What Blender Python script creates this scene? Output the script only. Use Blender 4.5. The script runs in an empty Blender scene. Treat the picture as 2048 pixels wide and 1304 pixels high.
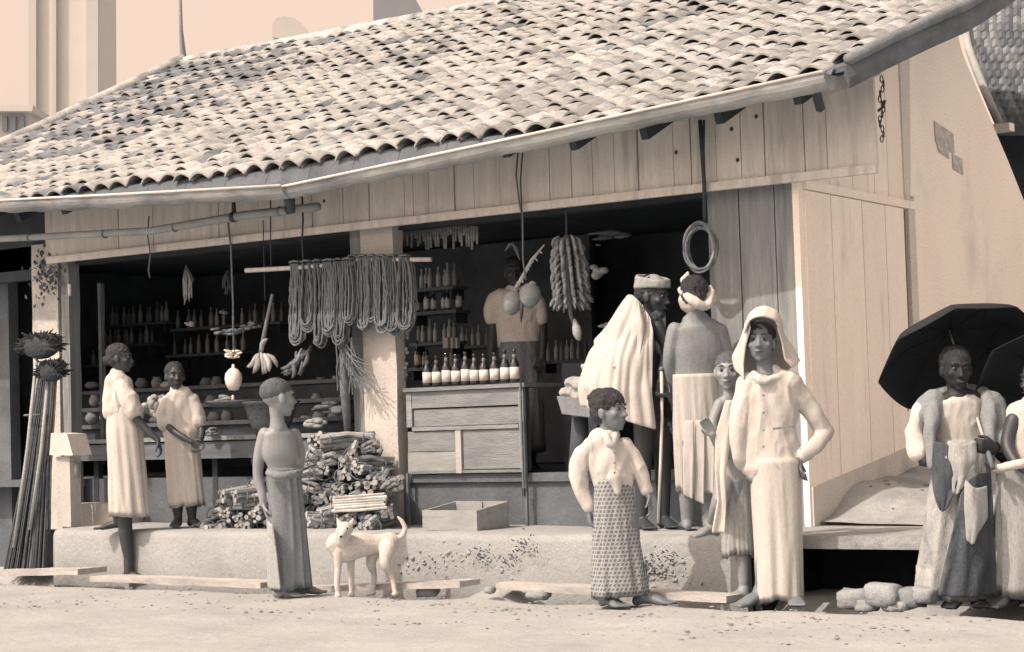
import bpy, math, random
import numpy as np
from mathutils import Vector, Matrix, Quaternion, noise
random.seed(7)
C_=bpy.context.scene; COL=C_.collection
# ------------------------------------------------------------------ camera, sky, sun, exposure
FPX=3944.0
CAM=Vector((5.34,-10.21,1.12))
yaw,pitch,roll=math.atan2(-.588,.809),math.radians(2.83),math.radians(1.78)
FW=Vector((math.sin(yaw)*math.cos(pitch),math.cos(yaw)*math.cos(pitch),math.sin(pitch)))
R0=Vector((math.cos(yaw),-math.sin(yaw),0)); U0=R0.cross(FW)
RT=R0*math.cos(roll)-U0*math.sin(roll); UP=R0*math.sin(roll)+U0*math.cos(roll)
FH=Vector((math.sin(yaw),math.cos(yaw),0)); ZUP=Vector((0,0,1))
cd=bpy.data.cameras.new('camera'); cam=bpy.data.objects.new('camera',cd); COL.objects.link(cam)
m=Matrix((RT,UP,-FW)).transposed().to_4x4(); m.translation=CAM; cam.matrix_world=m
cd.sensor_width=36; cd.lens=36*FPX/2048; cd.clip_end=2000; cd.clip_start=.1
C_.camera=cam
SUN_D=Vector((.35,.94,0)).normalized(); EL=math.radians(50)
sd=Vector((SUN_D.x*math.cos(EL),SUN_D.y*math.cos(EL),-math.sin(EL)))
w=bpy.data.worlds.new('World'); C_.world=w; w.use_nodes=True
nt=w.node_tree; bg=nt.nodes['Background']
sk=nt.nodes.new('ShaderNodeTexSky'); sk.sky_type='NISHITA'; sk.sun_disc=False
sk.sun_elevation=EL; sk.sun_rotation=math.atan2(-SUN_D.x,-SUN_D.y); sk.dust_density=4.0; sk.air_density=1.0
hs=nt.nodes.new('ShaderNodeHueSaturation'); hs.inputs['Saturation'].default_value=.12
mx=nt.nodes.new('ShaderNodeMix'); mx.data_type='RGBA'; mx.blend_type='MULTIPLY'; mx.inputs['Factor'].default_value=1
mx.inputs['B'].default_value=(1.0,.74,.585,1)
nt.links.new(sk.outputs[0],hs.inputs['Color']); nt.links.new(hs.outputs[0],mx.inputs['A']); nt.links.new(mx.outputs['Result'],bg.inputs[0])
bg.inputs[1].default_value=.15
sl=bpy.data.lights.new('sun','SUN'); sl.energy=2.0; sl.angle=math.radians(.6); sl.color=(1,.81,.66)
so=bpy.data.objects.new('sun',sl); COL.objects.link(so); so.rotation_euler=sd.to_track_quat('-Z','Y').to_euler(); so.location=(-5,-12,12)
C_.view_settings.view_transform='Standard'; C_.view_settings.look='None'; C_.view_settings.gamma=1
C_.view_settings.use_curve_mapping=False; C_.view_settings.exposure=0.87
C_.render.engine='CYCLES'

# ------------------------------------------------------------------ helpers
def W(px,py,ax,val):                     # point of the photograph on a plane of the place
    d=FW+RT*((px-1024)/FPX)-UP*((py-652)/FPX); i='xyz'.index(ax); return CAM+d*((val-CAM[i])/d[i])
def PZ(px,py,Z): return CAM+(FW+RT*((px-1024)/FPX)-UP*((py-652)/FPX))*Z
def depth(p): return (p-CAM).dot(FW)
GZ=.12
def chroma(L):
    pts=[(0,(.80,1.04,1.35)),(.08,(.83,1.06,1.33)),(.30,(.94,1.06,1.13)),(.5,(.99,1.01,1.0)),(.9,(1.05,.975,.91))]
    for (a,ca),(b,cb) in zip(pts,pts[1:]):
        if L<=b:
            t=(L-a)/(b-a); return [ca[i]*(1-t)+cb[i]*t for i in range(3)]
    return pts[-1][1]
def rgb(L): return tuple(min(.95,L*c) for c in chroma(L))+(1,)
MATS={}
def M(name,L,var=.18,scale=5,stretch=(1,1,1),rough=.85,bump=.3,bscale=60,stain=0,stainL=.1,grain=.24,spec=.25,stscale=1.3,rnd=0):
    if name in MATS: return MATS[name]
    m=bpy.data.materials.new(name); m.use_nodes=True; n=m.node_tree.nodes; l=m.node_tree.links
    b=n['Principled BSDF']; b.inputs['Roughness'].default_value=rough; b.inputs['Specular IOR Level'].default_value=spec
    tc=n.new('ShaderNodeTexCoord'); mp=n.new('ShaderNodeMapping'); mp.inputs['Scale'].default_value=stretch
    l.new(tc.outputs['Object'],mp.inputs[0])
    def nz(sc,det,src=mp):
        x=n.new('ShaderNodeTexNoise'); x.inputs['Scale'].default_value=sc; x.inputs['Detail'].default_value=det; x.inputs['Roughness'].default_value=.65
        l.new(src.outputs[0],x.inputs['Vector']); return x
    def rr(src,a,b_):
        x=n.new('ShaderNodeMapRange'); x.inputs[1].default_value=.25; x.inputs[2].default_value=.75
        x.inputs[3].default_value=a; x.inputs[4].default_value=b_; l.new(src,x.inputs[0]); return x
    a=rr(nz(scale,5).outputs['Fac'],1-var,1+var); g=rr(nz(150,2).outputs['Fac'],1-grain,1+grain)
    mu=n.new('ShaderNodeMath'); mu.operation='MULTIPLY'; l.new(a.outputs[0],mu.inputs[0]); l.new(g.outputs[0],mu.inputs[1])
    last=mu
    if rnd:
        oi=n.new('ShaderNodeObjectInfo'); r_=n.new('ShaderNodeMapRange'); r_.inputs[3].default_value=1-rnd; r_.inputs[4].default_value=1+rnd
        l.new(oi.outputs['Random'],r_.inputs[0]); m2=n.new('ShaderNodeMath'); m2.operation='MULTIPLY'
        l.new(mu.outputs[0],m2.inputs[0]); l.new(r_.outputs[0],m2.inputs[1]); last=m2
    vm=n.new('ShaderNodeVectorMath'); vm.operation='SCALE'; vm.inputs[0].default_value=rgb(L)[:3]; l.new(last.outputs[0],vm.inputs['Scale'])
    out=vm.outputs[0]
    if stain:
        s=n.new('ShaderNodeValToRGB'); s.color_ramp.elements[0].position=.62-stain*.25; s.color_ramp.elements[1].position=.78-stain*.1
        l.new(nz(stscale,7,mp).outputs['Fac'],s.inputs[0])
        mi=n.new('ShaderNodeMix'); mi.data_type='RGBA'; mi.inputs['B'].default_value=rgb(stainL)
        l.new(s.outputs[0],mi.inputs['Factor']); l.new(out,mi.inputs['A']); out=mi.outputs['Result']
    l.new(out,b.inputs['Base Color'])
    if bump:
        bp=n.new('ShaderNodeBump'); bp.inputs['Strength'].default_value=bump; bp.inputs['Distance'].default_value=.02
        l.new(nz(bscale,4).outputs['Fac'],bp.inputs['Height']); l.new(bp.outputs[0],b.inputs['Normal'])
    MATS[name]=m; return m
class MB:
    def __init__(s): s.v=[]; s.f=[]; s.uv=None; s.mi=[]
    def add(s,vs,fs,mi=0):
        o=len(s.v); s.v+= [tuple(v) for v in vs]; s.f+=[tuple(i+o for i in f) for f in fs]; s.mi+=[mi]*len(fs); return s
    def box(s,c,d,rot=None,tap=1.0,jit=0):
        vs=[]
        for z in (-1,1):
            for y in (-1,1):
                for x in (-1,1):
                    k=tap if z>0 else 1
                    v=Vector((x*d[0]/2*k,y*d[1]/2*k,z*d[2]/2))
                    if jit: v+=Vector([random.uniform(-jit,jit) for _ in range(3)])
                    if rot is not None: v=rot@v
                    vs.append(v+Vector(c))
        return s.add(vs,[(0,2,3,1),(4,5,7,6),(0,1,5,4),(2,6,7,3),(0,4,6,2),(1,3,7,5)])
    def beam(s,a,b,wd,th,upv=ZUP,tw=1.0):      # board from a to b, wd across, th thick
        a=Vector(a); b=Vector(b); d=(b-a); L=d.length; d.normalize(); x=d.cross(upv); 
        if x.length<1e-4: x=Vector((1,0,0))
        x.normalize(); y=x.cross(d)
        rot=Matrix((x,y,d)).transposed()
        return s.box((a+b)/2,(wd,th,L),rot,tw)
    def tube(s,pts,rad,n=8,ref=None,cap=True,twist=0):
        pts=[Vector(p) for p in pts]; N=len(pts)
        if not hasattr(rad,'__len__'): rad=[rad]*N
        rings=[]; pr=None
        for i in range(N):
            t=(pts[min(i+1,N-1)]-pts[max(i-1,0)]); t.normalize()
            if ref is not None: x=Vector(ref)-t*Vector(ref).dot(t)
            else:
                x=(pr-t*pr.dot(t)) if pr is not None else t.cross(Vector((.3,.2,1)))
            if x.length<1e-5: x=t.orthogonal()
            x.normalize(); pr=x; y=t.cross(x)
            ra,rb=rad[i] if hasattr(rad[i],'__len__') else (rad[i],rad[i])
            rings.append([pts[i]+x*ra*math.cos(2*math.pi*k/n)+y*rb*math.sin(2*math.pi*k/n) for k in range(n)])
        vs=[v for r_ in rings for v in r_]; fs=[]
        for i in range(N-1):
            for k in range(n):
                fs.append((i*n+k,i*n+(k+1)%n,(i+1)*n+(k+1)%n,(i+1)*n+k))
        if cap: fs.append(tuple(range(n))[::-1]); fs.append(tuple((N-1)*n+k for k in range(n)))
        return s.add(vs,fs)
    def limb(s,pts,rad,n=12,ref=None,sub=5):    # rounded smooth tube with closed ends, for remeshing
        pts=[Vector(p) for p in pts]; rad=[(r_,r_) if not hasattr(r_,'__len__') else r_ for r_ in rad]
        P=[];Rr=[]
        for i in range(len(pts)-1):
            p0=pts[max(i-1,0)];p1=pts[i];p2=pts[i+1];p3=pts[min(i+2,len(pts)-1)]
            for k in range(sub):
                t=k/sub
                P.append(.5*((2*p1)+(p2-p0)*t+(2*p0-5*p1+4*p2-p3)*t*t+(3*p1-p0-3*p2+p3)*t**3))
                tt=t*t*(3-2*t); Rr.append(tuple(rad[i][j]*(1-tt)+rad[i+1][j]*tt for j in (0,1)))
        P.append(pts[-1]); Rr.append(rad[-1])
        d0=(P[0]-P[1]).normalized(); d1=(P[-1]-P[-2]).normalized()
        for q in (.55,.9):
            k=math.sqrt(1-q*q); m0=min(Rr[0]) if q==.55 else m0; 
            P.insert(0,pts[0]+d0*m0*q); Rr.insert(0,(rad[0][0]*k,rad[0][1]*k))
        m1=min(rad[-1])
        for q in (.55,.9):
            k=math.sqrt(1-q*q); P.append(pts[-1]+d1*m1*q); Rr.append((rad[-1][0]*k,rad[-1][1]*k))
        return s.tube(P,Rr,n,ref)
    def ell(s,c,r_,rot=None,n=14,m_=9):
        vs=[];fs=[]
        for i in range(1,m_):
            ph=math.pi*i/m_
            for k in range(n):
                th=2*math.pi*k/n; vs.append(Vector((r_[0]*math.sin(ph)*math.cos(th),r_[1]*math.sin(ph)*math.sin(th),r_[2]*math.cos(ph))))
        vs.append(Vector((0,0,r_[2]))); vs.append(Vector((0,0,-r_[2])))
        for i in range(m_-2):
            for k in range(n): fs.append((i*n+k,(i+1)*n+k,(i+1)*n+(k+1)%n,i*n+(k+1)%n))
        T=(m_-1)*n
        for k in range(n): fs.append((T,k,(k+1)%n)); fs.append((T+1,(m_-2)*n+(k+1)%n,(m_-2)*n+k))
        if rot is not None: vs=[rot@v for v in vs]
        return s.add([v+Vector(c) for v in vs],fs)
    def lathe(s,prof,c=(0,0,0),n=12,rot=None):
        vs=[];fs=[];c=Vector(c)
        for (r_,z) in prof:
            for k in range(n):
                v=Vector((r_*math.cos(2*math.pi*k/n),r_*math.sin(2*math.pi*k/n),z))
                vs.append((rot@v if rot is not None else v)+c)
        for i in range(len(prof)-1):
            for k in range(n): fs.append((i*n+k,i*n+(k+1)%n,(i+1)*n+(k+1)%n,(i+1)*n+k))
        if prof[0][0]>.002: fs.append(tuple(range(n))[::-1])
        if prof[-1][0]>.002: fs.append(tuple((len(prof)-1)*n+k for k in range(n)))
        return s.add(vs,fs)
    def prism(s,poly,ext):                      # polygon (3D points) pushed along ext
        n=len(poly); ext=Vector(ext); vs=[Vector(p) for p in poly]+[Vector(p)+ext for p in poly]
        return s.add(vs,[tuple(range(n))[::-1],tuple(range(n,2*n))]+[(i,(i+1)%n,(i+1)%n+n,i+n) for i in range(n)])
    def mesh(s,name,mats,smooth=False):
        me=bpy.data.meshes.new(name); me.from_pydata(s.v,[],s.f); 
        if not isinstance(mats,(list,tuple)): mats=[mats]
        for q in mats: me.materials.append(q)
        if len(mats)>1: me.polygons.foreach_set('material_index',s.mi)
        if smooth: me.polygons.foreach_set('use_smooth',[True]*len(me.polygons))
        me.update(); return me
    def build(s,name,mats,parent=None,smooth=False,loc=None):
        return link(name,s.mesh(name,mats,smooth),parent,loc)
def fixn(me):
    import bmesh
    b=bmesh.new(); b.from_mesh(me); bmesh.ops.recalc_face_normals(b,faces=b.faces); b.to_mesh(me); b.free()
def link(name,me,parent=None,loc=None):
    o=bpy.data.objects.new(name,me); COL.objects.link(o)
    if parent is not None: 
        o.parent=parent
        if loc is None:                          # meshes come in world coordinates: keep them there
            o.location=-wloc(parent)
    if loc is not None: o.location=loc
    return o
def wloc(o):
    v=Vector(o.location)
    while o.parent is not None: o=o.parent; v+=Vector(o.location)
    return v
def tag(o,label=None,cat=None,group=None,kind=None):
    if label: o['label']=label
    if cat: o['category']=cat
    if group: o['group']=group
    if kind: o['kind']=kind
    return o
def thing(name,loc,label,cat,group=None):
    o=bpy.data.objects.new(name,None); COL.objects.link(o); o.location=loc; o.empty_display_size=.1
    return tag(o,label,cat,group)
def dup(o,loc=None,rot=None,label=None,parent=None,scale=None):
    c=o.copy(); COL.objects.link(c); c.parent=parent
    if loc is not None: c.location=loc
    if rot is not None: c.rotation_euler=rot
    if scale is not None: c.scale=(scale,)*3
    if label: c['label']=label
    for ch in list(o.children): dup(ch,parent=c)
    return c
ORD=['leftmost','second from left','third from left','fourth from left','fifth from left','sixth from left','seventh from left','eighth from left','ninth from left','tenth from left','eleventh from left','twelfth from left','thirteenth from left','fourteenth from left','fifteenth from left','sixteenth from left']
REM=[]
def remesh(s,name,mat,parent,vox=.0065,smooth_it=3,fold=0,fscale=9,fstretch=(1,1,.35)):
    me=s.mesh(name,mat,True); o=link(name,me,parent)
    a=o.modifiers.new('r','REMESH'); a.mode='VOXEL'; a.voxel_size=vox; a.use_smooth_shade=True
    b=o.modifiers.new('s','SMOOTH'); b.iterations=smooth_it; b.factor=.5
    REM.append((o,fold,fscale,fstretch)); return o
def bake():
    dg=bpy.context.evaluated_depsgraph_get(); dg.update()
    for o,fold,fs,st in REM:
        ev=o.evaluated_get(dg); me=bpy.data.meshes.new_from_object(ev); o.modifiers.clear(); old=o.data; o.data=me
        if not len(me.materials): me.materials.append(old.materials[0])
        if fold:
            n=len(me.vertices); co=np.empty(n*3); me.vertices.foreach_get('co',co); co=co.reshape(-1,3)
            nn=np.empty(n*3); me.vertex_normals.foreach_get('vector',nn); nn=nn.reshape(-1,3)
            d=np.array([noise.noise(Vector((c[0]*fs*st[0],c[1]*fs*st[1],c[2]*fs*st[2])))+.5*noise.noise(Vector((c[0]*fs*2.3,c[1]*fs*2.3,c[2]*fs*1.2+5))) for c in co])
            d=-np.abs(d)*2.0+.45
            co+=nn*(d*fold*.85+(.008 if fold>=.008 and o.name.split('.')[0] in ('jacket','blouse','vest','undershirt') else 0))[:,None]; me.vertices.foreach_set('co',co.ravel())
        me.polygons.foreach_set('use_smooth',[True]*len(me.polygons)); me.update()

# ------------------------------------------------------------------ materials
wood_pale=M('pale weathered boards',.60,.16,3,(6,6,.6),stain=.30,stainL=.3,bump=.4,bscale=20,rnd=.06)
wood_white=M('whitewashed boards',.93,.05,3,(5,5,.5),stain=.10,stainL=.6,bump=.2,bscale=25,rnd=.03)
wood_grey=M('grey old timber',.27,.25,4,(7,7,.5),stain=.3,stainL=.13,bump=.5,bscale=20,rnd=.1)
wood_mid=M('brown timber',.16,.25,4,(3,3,3),bump=.4,rnd=.12)
wood_dark=M('dark timber',.06,.3,4,bump=.4,rnd=.15)
plaster=M('limewashed plaster',.93,.05,2,(1,1,.5),stain=.12,stainL=.68,bump=.25,bscale=30)
pillar_m=M('stained pillar plaster',.50,.16,3,stain=.25,stainL=.22,bump=.35,bscale=35)
plinth_m=M('worn plinth plaster',.31,.12,3,stain=.12,stainL=.2,bump=.45,bscale=30,stscale=2.5)
base_m=M('dirty base plaster',.13,.25,3,stain=.3,stainL=.1,bump=.5,bscale=30)
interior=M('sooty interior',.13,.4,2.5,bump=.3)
tile_m=M('sunbleached roof tile',.39,.25,7,stain=.6,stainL=.16,bump=.5,bscale=45,rnd=.35,stscale=6)
tile_dark=M('mossy roof bed',.12,.3,5,bump=.4)
gutter_m=M('grimy gutter',.36,.35,2,(1,3,3),stain=.7,stainL=.15,bump=.3)
earth=M('dry street earth',.345,.14,1.6,stain=.15,stainL=.27,bump=.6,bscale=14)
earth_dark=M('grey earth bank',.34,.25,3,stain=.3,stainL=.14,bump=.8,bscale=12)
plank_m=M('worn plank',.48,.22,3,(1,4,4),stain=.5,stainL=.2,bump=.5)
stone_m=M('rubble stone',.26,.25,4,stain=.2,stainL=.15,bump=.8,bscale=12,rnd=.2)
black=M('black culvert shade',.02,.3,3,bump=.4)  # shade of the culvert hollow put into the wall colour
rope_m=M('coir rope',.17,.3,30,bump=.5,bscale=150,rnd=.15)
rope_d=M('dark cord',.06,.3,30)
cloth_w=M('white cotton',.51,.07,4,(1,1,.35),rough=.95,bump=.28,bscale=14,grain=.12)
cloth_w2=M('cream cotton',.46,.10,4,(1,1,.35),rough=.95,bump=.35,bscale=15,grain=.08)
cloth_g=M('grey cotton',.22,.2,6,(1,1,.4),rough=.95,bump=.9,bscale=15)
cloth_s=M('soft grey sarong',.34,.2,4,(1,1,.3),rough=.95,bump=.4,bscale=15)
cloth_d=M('dark cotton',.09,.2,6,rough=.95,bump=.2)
skin_d=M('dark brown skin',.045,.12,8,rough=.5,bump=.1,spec=.5,grain=.06)
skin_m=M('brown skin',.165,.12,8,rough=.5,bump=.1,spec=.5,grain=.06)
skin_l=M('light brown skin',.25,.12,8,rough=.5,bump=.1,spec=.5,grain=.06)
hair_m=M('black hair',.03,.4,40,rough=.5,bump=.8,bscale=90,spec=.5)
hair_s=M('cropped hair',.10,.4,30,rough=.55,bump=.6,bscale=120,spec=.4)
eye_w=M('eye white',.10,.05,4,rough=.3,bump=0); eye_d=M('eye iris',.01,.05,4,rough=.2,bump=0)
lip_m=M('lips',.06,.1,8,rough=.5,bump=0)
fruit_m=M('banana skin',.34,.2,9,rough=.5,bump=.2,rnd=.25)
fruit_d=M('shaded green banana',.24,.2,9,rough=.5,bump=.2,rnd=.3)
pale_m=M('pale gourd skin',.75,.1,6,rough=.6,bump=.3)
nut_m=M('green coconut husk',.25,.2,6,rough=.6,bump=.3)
stick_m=M('cut firewood',.27,.35,9,(1,1,1),bump=.6,bscale=60,rnd=.4)
stickend_m=M('pale cut ends',.36,.25,20,bump=.4,rnd=.2)
broom_m=M('dry palm rib',.15,.35,20,bump=.4,rnd=.3)
bush_m=M('dark brush fibre',.055,.4,25,bump=.8)
glass_m=M('dark bottle glass',.035,.1,3,rough=.12,bump=0,spec=.8)
label_m=M('paper label',.62,.08,20,bump=0)
pot_m=M('clay pot',.24,.25,6,bump=.3,rnd=.3)
goods_m=M('shaded goods',.30,.35,14,bump=.6,bscale=40,rnd=.5)
basket_m=M('woven basket',.13,.3,30,bump=.8,bscale=80,rnd=.2)
paper_m=M('old notice paper',.50,.35,22,bump=.1)
umb_m=M('black umbrella cotton',.022,.15,6,rough=.8,bump=.1)
metal_m=M('umbrella steel',.16,.1,5,rough=.35,bump=0,spec=.6)
far_m=M('far pale wall',.50,.04,.4,grain=.03,bump=0); far_d=M('far hazed wall',.48,.05,.4,grain=.03,bump=0)  # far walls kept pale: distance haze put into their colour
far_k=M('far grey roof',.24,.08,.6,grain=.05,bump=0)
dog_m=M('white dog coat',.55,.06,6,rough=.9,bump=.4,bscale=110)
leaf_m=M('dusty leaf',.11,.3,9,bump=.3)
def check_mat():
    m=M('checked sarong',.3,.1,5,bump=.2,bscale=90); n=m.node_tree.nodes; l=m.node_tree.links; b=n['Principled BSDF']
    uv=n.new('ShaderNodeUVMap'); uv.uv_map='uv'
    sx=n.new('ShaderNodeSeparateXYZ'); l.new(uv.outputs[0],sx.inputs[0]); outs=[]
    for ax in (0,1):
        a=n.new('ShaderNodeMath'); a.operation='MULTIPLY'; a.inputs[1].default_value=46; l.new(sx.outputs[ax],a.inputs[0])
        f=n.new('ShaderNodeMath'); f.operation='FRACT'; l.new(a.outputs[0],f.inputs[0])
        g=n.new('ShaderNodeMath'); g.operation='GREATER_THAN'; g.inputs[1].default_value=.62; l.new(f.outputs[0],g.inputs[0]); outs.append(g)
    s=n.new('ShaderNodeMath'); s.operation='MAXIMUM'; l.new(outs[0].outputs[0],s.inputs[0]); l.new(outs[1].outputs[0],s.inputs[1])
    mi=n.new('ShaderNodeMix'); mi.data_type='RGBA'; mi.inputs['A'].default_value=rgb(.15); mi.inputs['B'].default_value=rgb(.34)
    l.new(s.outputs[0],mi.inputs['Factor']); l.new(mi.outputs['Result'],b.inputs['Base Color']); return m
check_m=check_mat()

# ------------------------------------------------------------------ ground
def ground():
    xs=np.concatenate([np.linspace(-400,-12,12),np.arange(-11.5,6.5,.12),np.linspace(7,400,12)])
    ys=np.concatenate([np.linspace(-60,-5,8),np.arange(-4.8,-.6,.07),np.linspace(-.5,700,14)])
    vs=[];fs=[]
    for y in ys:
        for x in xs:
            z=GZ
            if -11<x<6 and -4.8<y<-.6:
                z+=.012*noise.noise(Vector((x*1.3,y*2.5,0)))+.008*noise.noise(Vector((x*5,y*7,2)))+.004*noise.noise(Vector((x*16,y*16,4)))
                z+=.06*math.exp(-((x+1.55)/.26)**2-((y+.93)/.13)**2)       # little bank against the plinth
                z-=.14*(1/(1+math.exp(-(y+1.13)/.02)))*(1-math.exp(-((x+1.55)/.30)**2)); z+=.010*noise.noise(Vector((x*2.7,y*3.1,8)))
            elif y<=-4.8: z-=.0
            vs.append((x,y,z))
    nx=len(xs)
    for j in range(len(ys)-1):
        for i in range(nx-1): fs.append((j*nx+i,j*nx+i+1,(j+1)*nx+i+1,(j+1)*nx+i))
    mb=MB(); mb.add(vs,fs); tag(mb.build('ground',earth,smooth=True),kind='structure')
ground()

# ------------------------------------------------------------------ the shop
shop=thing('shop_building',(-3,0,GZ),'long open-fronted shop with tiled roof, boarded fascia and whitewashed side wall','building')
PT=.47     # top of the plinth
def sp(name,mb,mat,parent=shop,smooth=False,fix=True):
    me=mb.mesh(name,mat,smooth)
    if fix: fixn(me)
    return link(name,me,parent)
# plinth with a rounded worn edge
def plinth(x0,x1,y0,y1,z0,z1,name,mat):
    mb=MB(); n=int((x1-x0)/.06); prof=[(y0,z0),(y0-.005,z0+.3*(z1-z0)),(y0,z1-.05),(y0+.012,z1-.018),(y0+.04,z1-.003),(y1,z1)]
    vs=[];fs=[]
    for i in range(n+1):
        x=x0+(x1-x0)*i/n
        for (y,z) in prof:
            dy=.012*noise.noise(Vector((x*2.3,z*6,1)))+.006*noise.noise(Vector((x*9,z*12,5)))
            dz=.008*noise.noise(Vector((x*1.7,3,0)))
            vs.append((x,y+dy,z+(dz if z>z0+.05 else 0)))
    k=len(prof)
    for i in range(n):
        for j in range(k-1): fs.append((i*k+j,(i+1)*k+j,(i+1)*k+j+1,i*k+j+1))
    fs.append(tuple(range(k))); 
    mb.add(vs,fs); 
    mb.add([(x0,y0+.03,z0-.1),(x1,y0+.03,z0-.1),(x1,y1,z0-.1),(x0,y1,z0-.1),(x0,y0+.03,z1-.06),(x1,y0+.03,z1-.06),(x1,y1,z1-.06),(x0,y1,z1-.06)],[(0,2,3,1)][:0]+[(0,1,5,4),(1,2,6,5),(3,0,4,7)])
    return sp(name,mb,mat,smooth=True,fix=False)
plinth(-5.62,-.0,-.76,.05,GZ-.2,PT,'plinth',plinth_m)
# eroded patches of the plinth: rubble showing through
for cx,zz,n in ((-2.05,.31,90),(-.60,.27,60)):
    mb=MB()
    for i in range(n):
        a0=random.gauss(0,.17); R=Matrix.Rotation(random.uniform(-1,1),3,'Y'); mb.ell((cx+a0,-.764+random.uniform(-.006,.006),zz+random.gauss(0,.045)-abs(a0)*.12),(random.uniform(.006,.022),.010,random.uniform(.004,.013)),R,n=6,m_=4)
    o=sp('rubble_patch',mb,earth_dark,smooth=True,fix=False); o['kind']='stuff'
# pavement continuing past the corner, culvert below
mb=MB(); mb.box((.95,-.35,PT-.03),(1.9,.84,.07),jit=.006); sp('pavement_slab',mb,earth_dark)
mb=MB(); mb.box((.95,.02,.2),(1.9,.06,.46)); mb.box((.03,-.36,.2),(.06,.7,.46)); mb.box((1.87,-.36,.2),(.06,.7,.46)); sp('culvert_wall',mb,black)
# body of the building: walls, floor, ceiling
def bx(name,x0,x1,y0,y1,z0,z1,mat,parent=shop):
    mb=MB(); mb.box(((x0+x1)/2,(y0+y1)/2,(z0+z1)/2),(x1-x0,y1-y0,z1-z0)); return sp(name,mb,mat,parent)
BASEZ=.80
bx('base_wall',-3.02,-.02,.0,.12,PT-.03,BASEZ,base_m)
bx('base_ledge',-3.0,-.6,-.03,.10,BASEZ-.05,BASEZ+.004,base_m)
bx('base_wall',-6.25,-3.4,.10,.2,PT-.03,BASEZ,base_m)
bx('base_step',-6.24,-5.6,-.18,.09,PT-.02,.62,pillar_m)
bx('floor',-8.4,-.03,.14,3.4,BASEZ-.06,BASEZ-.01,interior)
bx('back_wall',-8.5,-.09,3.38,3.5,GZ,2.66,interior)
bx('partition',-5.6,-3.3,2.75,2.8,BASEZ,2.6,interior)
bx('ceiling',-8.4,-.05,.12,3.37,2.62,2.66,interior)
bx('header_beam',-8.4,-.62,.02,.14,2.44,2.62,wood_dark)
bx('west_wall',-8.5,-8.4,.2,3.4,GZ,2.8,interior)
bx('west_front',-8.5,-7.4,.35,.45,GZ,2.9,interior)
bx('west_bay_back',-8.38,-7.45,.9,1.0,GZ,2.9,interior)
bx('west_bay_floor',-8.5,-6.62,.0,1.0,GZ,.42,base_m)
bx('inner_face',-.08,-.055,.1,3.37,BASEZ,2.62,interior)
bx('west_fascia',-8.6,-6.47,.02,.10,2.36,2.95,wood_dark)
# pillars
def pillar(x0,x1,y0,y1,z0,z1,mat,name='pillar'):
    mb=MB(); vs=[];fs=[];n=22
    for i in range(n+1):
        z=z0+(z1-z0)*i/n
        for k,(x,y) in enumerate(((x0,y0),((x0+x1)/2,y0),(x1,y0),(x1,y1),(x0,y1))):
            vs.append((x+.008*noise.noise(Vector((k,z*3,x0))),y+.006*noise.noise(Vector((k+7,z*3,x0))),z))
    for i in range(n):
        for k in range(5): fs.append((i*5+k,i*5+(k+1)%5,(i+1)*5+(k+1)%5,(i+1)*5+k))
    fs.append(tuple(range(5))); fs.append(tuple(n*5+k for k in range(5))); mb.add(vs,fs); return sp(name,mb,mat)
pillar(-3.30,-3.015,-.04,.06,PT-.02,2.62,pillar_m)
pillar(-3.41,-3.31,-.02,.1,PT-.02,2.62,wood_grey,'timber_post')
pillar(-6.66,-6.36,-.03,.08,PT-.05,2.62,pillar_m)
pillar(-6.30,-6.215,-.05,.06,.62,2.5,wood_grey,'timber_post')
pillar(-6.17,-6.14,.2,.24,.9,2.3,wood_mid,'timber_post')
# boarded panel at the right end of the front (three wide planks)
pb=thing; 
panel=sp('front_panel',MB().box((-.30,.05,1.55),(.56,.05,2.1)),wood_dark)
for a,b_ in ((1420,1484),(1484,1556),(1556,1597)):
    x0=W(a,500,'y',0).x; x1=W(b_,500,'y',0).x; zt=2.56
    o=link('plank',MB().box(((x0+x1)/2,-.0+random.uniform(-.004,.004),(zt+PT)/2),(x1-x0-.009,.045,zt-PT),jit=.003).mesh('plank',wood_grey),panel)
# shop fascia boards
fas=sp('fascia',MB().box((-2.95,-.10,2.80),(6.9,.02,.5)),wood_pale)
xs_px=[100,171,240,309,382,441,520,572,628,690,741,812,830,861,912,951,1003,1046,1103,1146,1188,1232,1280,1350,1386,1436,1486,1533,1571,1612,1657,1757]
def topz(x):   # top of the boards hides behind the gutter, stepped at the right end
    return 2.99 if x<.0 else (2.955 if x<.2 else (3.0 if x<.38 else 3.03))
for a,b_ in zip(xs_px,xs_px[1:]):
    pa=W(a,515-.1114*(a-100),'y',-.13); pb_=W(b_,515-.1114*(b_-100),'y',-.13)
    x0,x1=pa.x,pb_.x; z0=2.485+random.uniform(-.002,.002); zt=topz(x1) if a>500 else 2.93
    dy=random.uniform(-.004,.004)
    mb=MB(); mb.box(((x0+x1)/2,-.13+dy,(z0+zt)/2),(x1-x0-random.choice((.004,.007,.009)),.022,zt-z0),jit=.0015)
    link('board',mb.mesh('board',wood_pale),fas)
x0=W(100,515,'y',-.13).x; x1=W(1757,330,'y',-.13).x
sp('fascia_batten',MB().beam((x0,-.153,2.47),(x1,-.153,2.475),.035,.05),wood_pale)
sp('fascia_cap',MB().prism([(.22,-.155,2.90),(.62,-.155,3.0),(.62,-.155,3.08),(.24,-.155,2.99)],(0,.02,0)),wood_pale)
# nail knots in the boards
for px,py in ((1512,233),(1475,320),(1463,258),(648,402),(1352,305)):
    p=W(px,py,'y',-.145); link('knot',MB().ell(p,(.012,.006,.013),n=8,m_=5).mesh('knot',wood_dark,True),fas,).scale=(1,1,1)
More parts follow.
